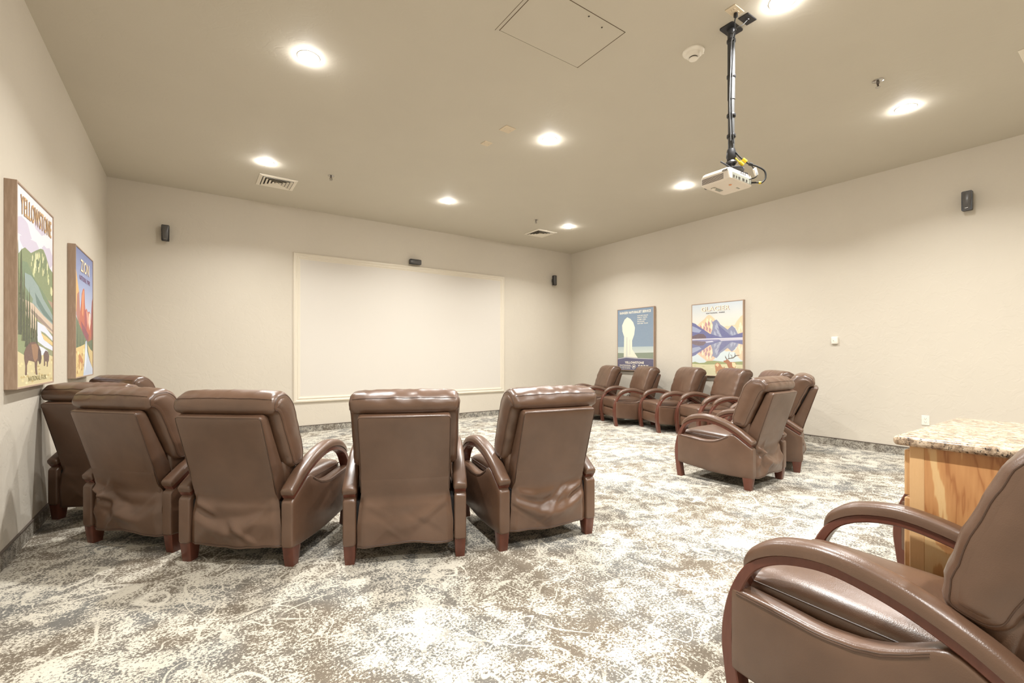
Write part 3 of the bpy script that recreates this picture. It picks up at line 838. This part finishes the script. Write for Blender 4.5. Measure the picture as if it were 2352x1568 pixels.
p.poly([(.55, .72), (.62, .71), (.66, .80), (.8, .88), (1, .95), (1, 1), (.42, 1), (.5, .88), (.52, .80)], (196, 208, 228)); p.poly([(.56, .74), (.6, .73), (.62, .82), (.58, .92), (.5, .98), (.54, .86)], (240, 244, 248))
p.poly([(.16, .84), (.22, .82), (.3, .84), (.4, .87), (.44, .90), (.38, .89), (.36, .95), (.33, .95), (.33, .90), (.24, .88), (.22, .94), (.19, .94), (.2, .88)], (190, 128, 84))
build_print(o, p)
lettering(o, 'ZION', .51, .125, .43, .115, (120, 88, 92), Z1, w, h, .02)
lettering(o, 'ZION', .52, .122, .43, .115, (240, 224, 196), Z1 + .0002, w, h, .012)
lettering(o, 'NATIONAL PARK', .52, .222, .54, .046, (126, 66, 104), Z1, w, h, .006)

# -- right wall, blue geyser-coloured stand-in
w, h = .90, 1.215
o = poster((XR, 5.55 + w / 2, .918), (0, -1, 0), (-1, 0, 0), w, h, 'framed blue poster with a pale plume and white lettering, on the right wall')
p = Print(w - .024, h - .024)
p.grad(0, .7, (116, 136, 158), (128, 148, 168))
p.grad(.62, .82, (176, 190, 190), (214, 216, 200))
p.poly([(0, .72), (.3, .725), (.6, .72), (1, .715), (1, .83), (0, .83)], (128, 140, 122))
p.poly([(.18, .80), (.19, .45), (.14, .36), (.13, .26), (.2, .17), (.28, .13), (.37, .16), (.45, .22), (.5, .31), (.48, .42), (.42, .52), (.42, .66), (.5, .73), (.58, .80)], (236, 228, 208))
p.poly([(.24, .78), (.25, .46), (.29, .46), (.29, .78)], (206, 208, 196)); p.poly([(.34, .76), (.34, .50), (.37, .50), (.37, .74)], (214, 214, 200))
p.poly([(0, .81), (.25, .785), (.55, .80), (.8, .815), (1, .81), (1, 1), (0, 1)], (84, 82, 112))
p.poly([(0, .815), (.25, .79), (.55, .805), (1, .815), (1, .821), (.55, .814), (.25, .80), (0, .825)], (206, 204, 204))
build_print(o, p)
CR = (240, 232, 214)
lettering(o, 'RANGER NATURALIST SERVICE', .50, .065, .76, .048, CR, Z1, w, h, .03)
for k, t in enumerate(('NATURE WALKS', 'FIELD TRIPS', 'CAMP FIRE-', 'PROGRAMS', 'NATURE TALKS')):
    lettering(o, t, .57 + .0115 * len(t), .128 + .031 * k, .021 * len(t), .021, CR, Z1, w, h, .02)
lettering(o, 'YELLOWSTONE', .48, .872, .47, .046, CR, Z1, w, h, .035)
lettering(o, 'NATIONAL', .235, .917, .29, .026, CR, Z1, w, h, .03); lettering(o, 'PARK', .735, .917, .26, .026, CR, Z1, w, h, .03)
lettering(o, 'U.S. DEPARTMENT', .225, .944, .29, .020, CR, Z1, w, h, .02); lettering(o, 'OF THE INTERIOR', .225, .966, .27, .018, CR, Z1, w, h, .02); lettering(o, 'NATIONAL PARK SERVICE', .735, .946, .29, .019, CR, Z1, w, h, .02)
MB().tube([(-.03 * w + .042 * math.cos(a), (1 - .936) * h + .042 * math.sin(a), Z1) for a in [2 * math.pi * k / 28 for k in range(28)]], .004, 5, True).obj('emblem', plain('emblem_ink', lin(*CR), .55), o)
MB().lathe([(.021, 0), (.020, .0006)], 10, Matrix.Translation((-.03 * w, (1 - .936) * h, Z1 - .0005))).obj('emblem', bpy.data.materials['emblem_ink'], o)

# -- right wall, mountain lake scene with elk
w, h = .91, 1.215
o = poster((XR, 3.855 + w / 2, .872), (0, -1, 0), (-1, 0, 0), w, h, 'framed poster of sunlit peaks mirrored in a lake with elk, on the right wall')
p = Print(w - .024, h - .024)
p.grad(0, .2, (196, 206, 214), (214, 214, 208)); p.grad(.2, .5, (214, 214, 208), (226, 212, 186))
PK = [(.10, .30), (.18, .25), (.26, .21), (.31, .17), (.35, .155), (.40, .17), (.47, .22), (.49, .25), (.43, .36), (.40, .44), (.30, .42)]
FL = [(.39, .215), (.43, .26), (.47, .235), (.51, .23), (.55, .265), (.58, .30), (.66, .34), (.72, .375), (.80, .32), (.86, .36), (.92, .45), (1, .45), (1, .49), (.45, .49), (.38, .44), (.42, .36), (.43, .30)]
RT = [(.64, .34), (.70, .325), (.75, .33), (.80, .315), (.85, .32), (.90, .26), (.96, .21), (1, .19), (1, .42), (.94, .45), (.89, .38), (.86, .34), (.80, .33), (.72, .375)]
LB = [(0, .25), (.07, .27), (.12, .30), (.25, .36), (.37, .42), (.6, .475), (.8, .46), (1, .42), (1, .49), (0, .49)]
def scene_half(f, dim):
    m = lambda c: tuple(int(x * (1 - dim) + 190 * dim) for x in c)
    p.poly([f(q) for q in RT], m((242, 200, 164))); p.poly([f(q) for q in PK], m((244, 196, 160))); p.poly([f(q) for q in FL], m((128, 134, 164)))
    for k, (a, b) in enumerate(((.17, .29), (.24, .30), (.3, .31), (.28, .25), (.36, .33), (.34, .24))): p.poly([f(q) for q in ((a, b), (a + .035, b + .03), (a + .02, b + .08), (a - .01, b + .05))], m((180, 132, 138)))
    for k, (a, b) in enumerate(((.22, .26), (.31, .2), (.38, .20), (.40, .28), (.95, .28), (.98, .32), (.93, .34))): p.poly([f(q) for q in ((a, b), (a + .025, b + .02), (a + .012, b + .09), (a - .015, b + .05))], m((252, 226, 194)))
    for k, (a, b) in enumerate(((.48, .30), (.52, .36), (.46, .38), (.56, .41), (.78, .38), (.84, .40), (.5, .27))): p.poly([f(q) for q in ((a, b), (a + .03, b + .03), (a + .05, b + .09), (a - .01, b + .05))], m((162, 168, 190)))
    p.poly([f(q) for q in ((.53, .30), (.6, .34), (.66, .38), (.8, .47), (.62, .47), (.58, .42))], m((98, 102, 148)))
    p.poly([f(q) for q in LB], m((96, 100, 148)))
    p.poly([f(q) for q in ((.0, .30), (.1, .33), (.2, .37), (.15, .40), (.05, .39), (0, .38))], m((150, 160, 190)))
    p.poly([f(q) for q in ((0, .45), (.06, .43), (.14, .415), (.24, .42), (.29, .455), (.30, .49), (0, .49))], m((98, 80, 92)))
scene_half(lambda q: q, 0)
p.grad(.485, .50, (206, 204, 214), (206, 204, 214)); p.grad(.50, .86, (150, 150, 180), (206, 218, 222))
p.poly([(0, .62), (.3, .60), (.7, .6), (1, .62), (1, .9), (0, .9)], (208, 220, 222))
scene_half(lambda q: (q[0], .515 + (.49 - q[1]) * .93), .18)
p.poly([(0, .505), (.3, .50), (.6, .51), (.45, .53), (.2, .525)], (136, 134, 170)); p.poly([(.55, .505), (1, .50), (1, .52), (.6, .525)], (196, 192, 206)); p.poly([(.28, .53), (.42, .52), (.45, .535), (.3, .545)], (200, 200, 216))
p.poly([(0, .825), (.06, .812), (.15, .83), (.26, .825), (.32, .80), (.45, .795), (.6, .805), (.75, .815), (.9, .805), (1, .80), (1, .90), (0, .90)], (152, 160, 112))
p.poly([(0, .845), (.3, .85), (.7, .84), (1, .845), (1, 1), (0, 1)], (214, 208, 168))
for k in range(30):
    rd = random.Random(k + 99); a, b = rd.random(), .86 + .13 * rd.random(); p.poly([(a - .04, b), (a, b - .005), (a + .05, b + .002), (a, b + .005)], rd.choice([(226, 220, 184), (196, 192, 146), (206, 196, 150)]))
p.poly([(.47, .86), (.49, .83), (.53, .82), (.58, .84), (.61, .88), (.64, .89), (.66, .87), (.67, .90), (.63, .95), (.59, .955), (.56, .945), (.56, .985), (.54, .985), (.535, .945), (.51, .94), (.51, .975), (.49, .975), (.485, .92)], (186, 134, 96)); p.poly([(.48, .855), (.52, .83), (.56, .85), (.53, .88)], (236, 200, 156))
p.poly([(.64, .795), (.68, .79), (.70, .775), (.74, .785), (.77, .81), (.84, .81), (.88, .83), (.87, .88), (.84, .92), (.76, .92), (.73, .88), (.70, .83), (.65, .815)], (168, 112, 80)); p.poly([(.80, .815), (.86, .82), (.88, .85), (.85, .89), (.81, .87)], (244, 214, 170))
for pts in (((.70, .78), (.74, .76), (.82, .75), (.87, .72), (.94, .715), (.94, .722), (.88, .73), (.83, .76), (.75, .77)), ((.74, .765), (.735, .72), (.75, .68), (.755, .68), (.745, .72), (.75, .76)), ((.80, .755), (.795, .725), (.76, .71), (.80, .718), (.81, .75)), ((.85, .738), (.855, .70), (.85, .68), (.865, .70), (.865, .73)), ((.70, .78), (.675, .75), (.67, .72), (.69, .745), (.71, .77))): p.poly(pts, (96, 84, 74))
build_print(o, p)
lettering(o, 'GLACIER', .485, .085, .50, .075, (150, 112, 96), Z1, w, h, .02); lettering(o, 'GLACIER', .475, .083, .50, .075, (252, 232, 208), Z1 + .0002, w, h, .014)
lettering(o, 'NATIONAL  PARK', .485, .142, .33, .020, (70, 62, 70), Z1, w, h, .03)

# ------------------------------------------------------------------ wall speakers
def speaker(origin, right, normal, label, horizontal=False, tilt=0.0):
    o = wall_empty('wall_speaker', origin, right, normal); tag(o, label, 'speaker', 'small black wall speakers')
    w, h, d0 = .088, .215, .035; D = .105
    fx = (lambda x, y, z: (y, x, z)) if horizontal else (lambda x, y, z: (x, y, z))
    secs = []
    for (hw, hh, z) in ((.036, .095, d0), (.044, h / 2, d0 + .012), (.044, h / 2, D - .01)):
        secs.append([fx(u, v, z) for u, v in rrect(hw, hh, .012)])
    b = MB().loft(secs).obj('cabinet', BLACK, o, 35)
    # front: shield that narrows towards its foot and bulges forward
    secs = []
    for k in range(13):
        t = k / 12; y = h / 2 - .006 - (h - .012) * t
        hw = interp([(0, .041), (.7, .034), (.9, .030), (1, .020)], t); bul = .012 * math.sin(math.pi * min(1, t * 1.05)) + .002
        secs.append([fx(hw * math.cos(math.pi * q / 8), y, D - .011 + bul * math.sin(math.pi * q / 8)) for q in range(9)] + [fx(-hw, y, D - .016), fx(hw, y, D - .016)])
    MB().loft(secs).obj('grille', SPKFACE, o, 50)
    q = MB(); q.box(-.013, .013, -h / 2 + .024, -h / 2 + .029, D - .004, D + .0035)
    q.v = [fx(*p_) for p_ in q.v]; q.obj('badge', CHROME, o)
    MB().box(-.022, .022, -.035, .035, 0, d0 + .004, .004).obj('bracket', BLACKM, o)
    return o
speaker((-.277, YB, 2.868), (1, 0, 0), (0, -1, 0), 'small black speaker on the back wall left of the screen')
speaker((3.315, YB, 2.89), (1, 0, 0), (0, -1, 0), 'small black speaker lying sideways above the top edge of the screen', True)
speaker((6.57, YB, 2.86), (1, 0, 0), (0, -1, 0), 'small black speaker on the back wall between the screen and the corner')
speaker((XR, 1.322, 2.925), (0, -1, 0), (-1, 0, 0), 'small black speaker high on the right wall')

# ------------------------------------------------------------------ thermostat and wall outlet
o = wall_empty('wall_sensor', (XR, 2.627, 1.418), (0, -1, 0), (-1, 0, 0)); tag(o, 'small white rounded sensor box on the bare right wall', 'wall sensor')
MB().loft([[(u, v, z) for u, v in rrect(a, b, .012, 4)] for a, b, z in ((.040, .050, 0), (.040, .050, .016), (.036, .046, .026), (.028, .038, .029))]).obj('housing', WHITE, o, 40)
MB().box(-.034, .034, -.030, -.024, .020, .0285).obj('slot', plain('sensor_slot', lin(150, 140, 126), .6), o)
MB().lathe([(.005, .0), (.005, .003)], 10, Matrix.Translation((-.008, -.006, .0275))).obj('button', GREYPLATE, o)

def outlet(o, z0=0):
    MB().box(-.036, .036, -.057, .057, 0, .006, .0025, 2).obj('cover_plate', WHITE, o)
    for s in (-1, 1):
        f = MB().loft([[(u, v + s * .021, z) for u, v in rrect(.017, .014, .009, 4)] for z in (.004, .0078)]).obj('socket', WHITE, o, 40)
        q = MB()
        for a, b, c, d in ((-.008, -.006, -.002, .007), (.006, .0085, -.002, .006), (-.0025, .0025, -.010, -.006)): q.box(a, b, s * .021 + c, s * .021 + d, .0070, .0082)
        q.obj('slots', DARKGAP, f)
o = wall_empty('wall_outlet', (XR, 1.692, .45), (0, -1, 0), (-1, 0, 0)); tag(o, 'white duplex wall outlet just above the granite top', 'outlet'); outlet(o)

# ------------------------------------------------------------------ ceiling fittings
def ceil_empty(name, x, y, label, cat, group=None, rz=0):
    o = empty(name, (x, y, CE), rz); return tag(o, label, cat, group)
def diffuser(x, y, label, s=.225):
    o = ceil_empty('ceiling_vent', x, y, label, 'air vent', 'louvred ceiling vents')
    def ring(r0, r1, za, zb, t=.0015):
        mb = MB(); v = []; 
        for r, z in ((r0, za), (r1, zb), (r1, zb - t), (r0, za - t)):
            v += [(-r, -r, z), (r, -r, z), (r, r, z), (-r, r, z)]
        f = []
        for i in range(4):
            for k in range(4): f.append((i * 4 + k, i * 4 + (k + 1) % 4, ((i + 1) % 4) * 4 + (k + 1) % 4, ((i + 1) % 4) * 4 + k))
        return mb.add(v, f)
    MB().box(-s + .03, s - .03, -s + .03, s - .03, -.003, -.0005).obj('backing', DARKGAP, o)
    ring(s, s - .042, -.003, -.012, .003).obj('frame', WHITE_MET, o)
    for k in range(4):
        r = s - .050 - k * .040; ring(r, r - .027, -.020, -.006, .0018).obj('louver', WHITE_MET, o)
    MB().box(-.018, .018, -.018, .018, -.020, -.006, .002, 1).obj('louver', WHITE_MET, o)
diffuser(.945, 6.845, 'square louvred white ceiling vent near the left wall')
diffuser(5.42, 6.86, 'square louvred white ceiling vent near the far right corner')
def sprinkler(x, y, label):
    o = ceil_empty('sprinkler_head', x, y, label, 'sprinkler', 'ceiling sprinkler heads')
    MB().lathe([(.040, 0), (.040, -.003), (.030, -.008), (.014, -.010)], 20).obj('escutcheon', CHROME, o, 40)
    q = MB().lathe([(.011, -.008), (.011, -.026), (.008, -.030)], 12)
    q.tube([(.010, 0, -.026), (.017, 0, -.040), (.004, 0, -.056)], .003, 6); q.tube([(-.010, 0, -.026), (-.017, 0, -.040), (-.004, 0, -.056)], .003, 6); q.tube([(0, 0, -.026), (0, 0, -.056)], .003, 6)
    q.obj('body', plain('sprinkler_metal', (.16, .14, .12, 1), .35, .8), o, 40)
    MB().lathe([(.018, -.056), (.018, -.059), (.004, -.060)], 14).obj('deflector', CHROME, o)
sprinkler(1.483, 6.20, 'fire sprinkler head on the ceiling to the right of the left vent')
sprinkler(4.833, 6.23, 'fire sprinkler head on the ceiling just before the far right vent')
sprinkler(4.734, 1.43, 'fire sprinkler head on the ceiling at right, beside the bright light')
o = ceil_empty('smoke_detector', 3.131, 2.092, 'round white smoke detector on the ceiling beside the projector pole', 'smoke detector')
MB().lathe([(.078, 0), (.078, -.010), (.072, -.018), (.058, -.020)], 32).obj('base', WHITE, o, 35)
MB().lathe([(.056, -.018), (.054, -.034), (.046, -.044), (.032, -.047)], 32).obj('chamber', WHITE, o, 35)
MB().lathe([(.031, -.046), (.031, -.056)], 24).obj('vent_slot', DARKGAP, o, 35)
MB().lathe([(.033, -.055), (.031, -.062), (.018, -.066), (.004, -.067)], 24).obj('cap', WHITE, o, 50)
MB().box(.048, .056, -.052, -.044, -.024, -.019, .001, 1).obj('indicator', plain('indicator_lens', lin(250, 244, 234), .3), o)
for x, y, s, lab in ((2.652, 3.892, .062, 'larger blank painted cover plate on the ceiling near the middle light'), (2.643, 4.284, .048, 'smaller blank painted cover plate on the ceiling near the middle light')):
    o = ceil_empty('ceiling_cover_plate', x, y, lab, 'cover plate', 'blank ceiling plates', R(4))
    MB().box(-s, s, -s, s, -.006, 0, .002, 1).obj('plate', IVORY, o)
    for k in (-1, 1): MB().lathe([(.004, -.006), (.003, -.0075)], 8, Matrix.Translation((k * s * .55, 0, 0))).obj('screw', CHROME, o)
o = ceil_empty('access_panel', 2.17, 2.492, 'flush painted attic access panel set in the ceiling', 'access panel')
MB().box(-.3695, .3715, -.2455, .2455, -.0012, 0).obj('panel', CEIL, o)
for a in ((-.3735, -.3695, -.249, .249), (.3715, .3765, -.249, .249), (-.3735, .3755, -.249, -.2455), (-.3735, .3755, .2455, .2470)): MB().box(*a, -.0020, 0).obj('gap_shade', plain('panel_gap_shade', lin(96, 80, 60), .9) if 'panel_gap_shade' not in bpy.data.materials else bpy.data.materials['panel_gap_shade'], o)  # thin dark strips stand in for the shaded gap around the panel
MB().box(-.400, -.3975, -.249, .265, -.0015, 0).obj('gap_shade', bpy.data.materials['panel_gap_shade'], o)
for a, b in ((.05, -.215), (.20, -.19)): MB().lathe([(.006, -.004), (.005, -.006)], 10, Matrix.Translation((a, b, 0))).obj('screw', DARKGAP, o)
o = ceil_empty('return_air_grille', 5.36, .46, 'white ceiling grille cut off by the right edge of the picture', 'air vent')
MB().box(-.225, .225, -.225, .225, -.008, 0, .003, 1).obj('frame', WHITE_MET, o)
for k in range(9): MB().box(-.19, .19, -.18 + k * .042, -.18 + k * .042 + .024, -.011, -.0075).obj('slat', WHITE_MET, o)
MB().box(-.19, .19, -.19, .19, -.009, -.008).obj('backing', DARKGAP, o)

# ------------------------------------------------------------------ projector, mount and cables
PX, PY = 3.135, 1.795
o = ceil_empty('projector_mount', PX, PY, 'black ceiling plate and long grey pole carrying the projector', 'projector mount')
MB().loft([[(u, v, z) for u, v in rrect(.072, .050, .014, 3)] for z in (0, -.008)]).obj('ceiling_plate', BLACKM, o, 30)
MB().lathe([(.030, -.007), (.028, -.03), (.0245, -.035)], 20).obj('flange', BLACKM, o, 40)
ZP = 2.62 - CE
MB().lathe([(.0245, -.02), (.0245, -.50)], 24).obj('pole', STEEL, o, 40)
MB().lathe([(.0215, -.49), (.0215, ZP)], 24).obj('pole', STEEL, o, 40)
for z in (-.075, -.325, -.60, -.745): MB().lathe([(.027, z), (.030, z - .004), (.030, z - .020), (.027, z - .024)], 20).obj('strap', BLACK, o, 40)
MB().lathe([(.026, ZP + .05), (.031, ZP + .03), (.034, ZP - .005), (.022, ZP - .03)], 20).obj('coupler', BLACKM, o, 40)
q = MB()
for a, b in ((-.018, -.012), (.018, -.012), (-.018, .014), (.018, .014)): q.box(a - .006, a + .006, b - .004, b + .004, ZP - .095, ZP - .02)
q.obj('yoke', BLACKM, o)
MB().lathe([(.030, ZP - .032), (.038, ZP - .045), (.030, ZP - .056)], 16).obj('swivel', BLACKM, o, 40)
MB().lathe([(.072, ZP - .088), (.074, ZP - .094), (.072, ZP - .103), (.03, ZP - .105)], 28, Matrix.Translation((.02, 0, 0))).obj('mount_disc', BLACKM, o, 40)
for a in (35, 140, 215, 320):
    c, s_ = math.cos(R(a)), math.sin(R(a)); MB().tube([(.03 * c + .02, .03 * s_, ZP - .098), (.115 * c + .02, .085 * s_, ZP - .112), (.125 * c + .02, .092 * s_, ZP - .135)], .0055, 6).obj('arm', BLACKM, o, 40)
MB().tube([(-.03, -.01, ZP - .085), (-.085, .03, ZP - .045)], .006, 8).obj('adjusting_knob', BLACKM, o, 40)

PJ = empty('projector', (3.10, 1.81, 2.40)); tag(PJ, 'white ceiling-hung projector with grilles on its side', 'projector')
hx, hy, hh = .145, .108, .085
body = MB().loft([[(u, v, z) for u, v in rrect(hx - i, hy - i, .018, 4)] for i, z in ((.008, 0), (.0, .008), (.0, .058), (.006, .078), (.014, hh))]).obj('body', PROJUNDER, PJ, 35)
for k in range(6): MB().box(-hx - .0012, -hx + .002, -hy + .045, hy - .012, .012 + k * .0068, .015 + k * .0068).obj('vent_slit', DARKGAP, body)
q = MB()
for a in range(6):
    for b in range(3): q.box(-hx - .001, -hx + .004, -hy + .016 + a * .0065 + (b % 2) * .003, -hy + .0195 + a * .0065 + (b % 2) * .003, .058 + b * .0058, .0612 + b * .0058)
q.obj('speaker_holes', DARKGAP, body)
MB().box(-hx + .03, hx - .012, -hy - .001, -hy + .004, .012, .052, .001, 1).obj('port_panel', GREYPLATE, body)
q = MB()
for a, b in ((.04, .016), (.075, .012), (.105, .022), (.155, .026), (.20, .018)): q.box(-hx + a, -hx + a + b, -hy - .0022, -hy, .020, .034)
q.obj('port', DARKGAP, body)
for a in (.10, .125, .15): MB().box(hx - a, hx - a + .006, -hy - .001, -hy + .003, .058, .074).obj('vent_slit', DARKGAP, body)
MB().lathe([(.010, -.001), (.009, -.004)], 12, Matrix.Translation((-.03, -.045, 0))).obj('indicator', ORANGE, body)
MB().box(-.075, .035, .045, .075, -.0035, .001, .002, 1).obj('foot_recess', GREYPLATE, body); MB().lathe([(.014, 0), (.012, -.012)], 14, Matrix.Translation((-.06, .06, 0))).obj('foot', WHITE, body)
MB().box(.06, .095, -.045, -.035, -.002, .001).obj('latch_recess', GREYPLATE, body)
MB().lathe([(.036, 0), (.036, .014), (.030, .016), (.028, .010)], 24, Matrix.Translation((-.065, hy - .002, .042)) @ Matrix.Rotation(-math.pi / 2, 4, 'X')).obj('lens', BLACK, body, 40)

o = ceil_empty('ceiling_outlet', 2.985, 1.686, 'ivory outlet plate on the ceiling feeding the projector', 'outlet', None, R(90)); 
oo = empty('outlet_face'); oo.parent = o; oo.rotation_euler = (math.pi, 0, 0)
bpy.data.objects.remove(oo)
MB().box(-.036, .036, -.057, .057, -.006, 0, .0025, 2).obj('cover_plate', IVORY, o)
for s in (-1, 1):
    f = MB().loft([[(u, v + s * .021, z) for u, v in rrect(.017, .014, .009, 4)] for z in (-.004, -.0078)]).obj('socket', IVORY, o, 40)
    q = MB()
    for a, b, c, d in ((-.008, -.006, -.002, .007), (.006, .0085, -.002, .006)): q.box(a, b, s * .021 + c, s * .021 + d, -.0082, -.0070)
    q.obj('slots', DARKGAP, f)
o = ceil_empty('black_cover_plate', 3.128, 1.676, 'black plastic cable plate on the ceiling beside the projector mount', 'cover plate')
MB().box(-.057, .057, -.036, .036, -.007, 0, .003, 1).obj('plate', BLACKM, o)
MB().lathe([(.012, -.006), (.010, -.012)], 12).obj('grommet', BLACK, o)

def cable(name, pts, r, mat, label, sub=6):
    q = MB().tube(catmull(pts, sub), r, 7).obj(name, mat, None, 60); return tag(q, label, 'cable')
cz = CE
c1 = cable('power_cord', [(3.006, 1.69, cz - .03), (3.02, 1.705, cz - .055), (3.05, 1.72, cz - .075), (3.09, 1.735, cz - .06), (PX - .012, PY - .034, cz - .05), (PX - .020, PY - .026, cz - .20), (PX - .026, PY - .018, cz - .45), (PX - .022, PY - .020, cz - .70), (PX - .012, PY - .026, cz - .82)], .0038, CABLEM, 'black power cord strapped along the projector pole')
MB().lathe([(.013, 0), (.014, -.022), (.006, -.030)], 12, Matrix.Translation((3.006, 1.69, cz - .008))).obj('plug', BLACK, c1, 40)
cable('video_cord', [(3.128, 1.676, cz - .010), (3.10, 1.70, cz - .045), (3.09, 1.735, cz - .05), (PX - .030, PY - .022, cz - .10), (PX - .031, PY - .012, cz - .30), (PX - .034, PY - .008, cz - .55), (PX - .028, PY - .012, cz - .80)], .003, plain('grey_cable', (.10, .10, .10, 1), .6), 'thin grey video cord strapped to the projector pole')
zz = 2.40
c2 = cable('signal_cable', [(PX + .0, PY - .032, 2.64), (PX + .02, PY - .055, 2.60), (PX + .055, PY - .09, 2.555), (PX + .10, PY - .125, 2.535), (PX + .14, PY - .16, 2.50), (PX + .145, PY - .165, 2.45), (PX + .125, PY - .148, 2.418), (PX + .105, PY - .128, 2.421), (PX + .088, PY - .096, 2.425)], .0055, CABLEM, 'black signal cable looping from the pole to the projector ports')
MB().tube([(PX + .030, PY - .066, 2.588), (PX + .048, PY - .083, 2.566)], .011, 10).obj('yellow_connector', YELLOW, c2, 40)
MB().tube([(PX + .060, PY - .095, 2.552), (PX + .078, PY - .108, 2.545)], .011, 10).obj('strain_relief', CABLEM, c2, 40)
MB().tube([(PX + .112, PY - .134, 2.419), (PX + .122, PY - .145, 2.418)], .009, 8).obj('yellow_tie', YELLOW, c2, 40)
c3 = cable('adapter_cable', [(PX + .070, PY - .102, 2.548), (PX + .082, PY - .115, 2.52), (PX + .092, PY - .125, 2.50), (PX + .096, PY - .13, 2.47), (PX + .085, PY - .122, 2.452), (PX + .064, PY - .094, 2.445)], .0035, CABLEM, 'short black adapter lead with a white box behind the projector')
m = Matrix.Translation((PX + .090, PY - .124, 2.492)) @ Matrix.Rotation(R(-35), 4, 'Y')
MB().box(-.018, .018, -.006, .006, -.026, .026, .002, 1, m).obj('adapter_box', WHITE, c3)
c4 = cable('yellow_plug_lead', [(PX + .0, PY - .030, 2.60), (PX + .012, PY - .046, 2.575), (PX + .028, PY - .062, 2.552)], .004, YELLOW, 'yellow plugged connector hanging beside the projector coupler')
MB().tube([(PX + .016, PY - .050, 2.570), (PX + .034, PY - .068, 2.545)], .012, 10).obj('plug_body', YELLOW, c4, 40)
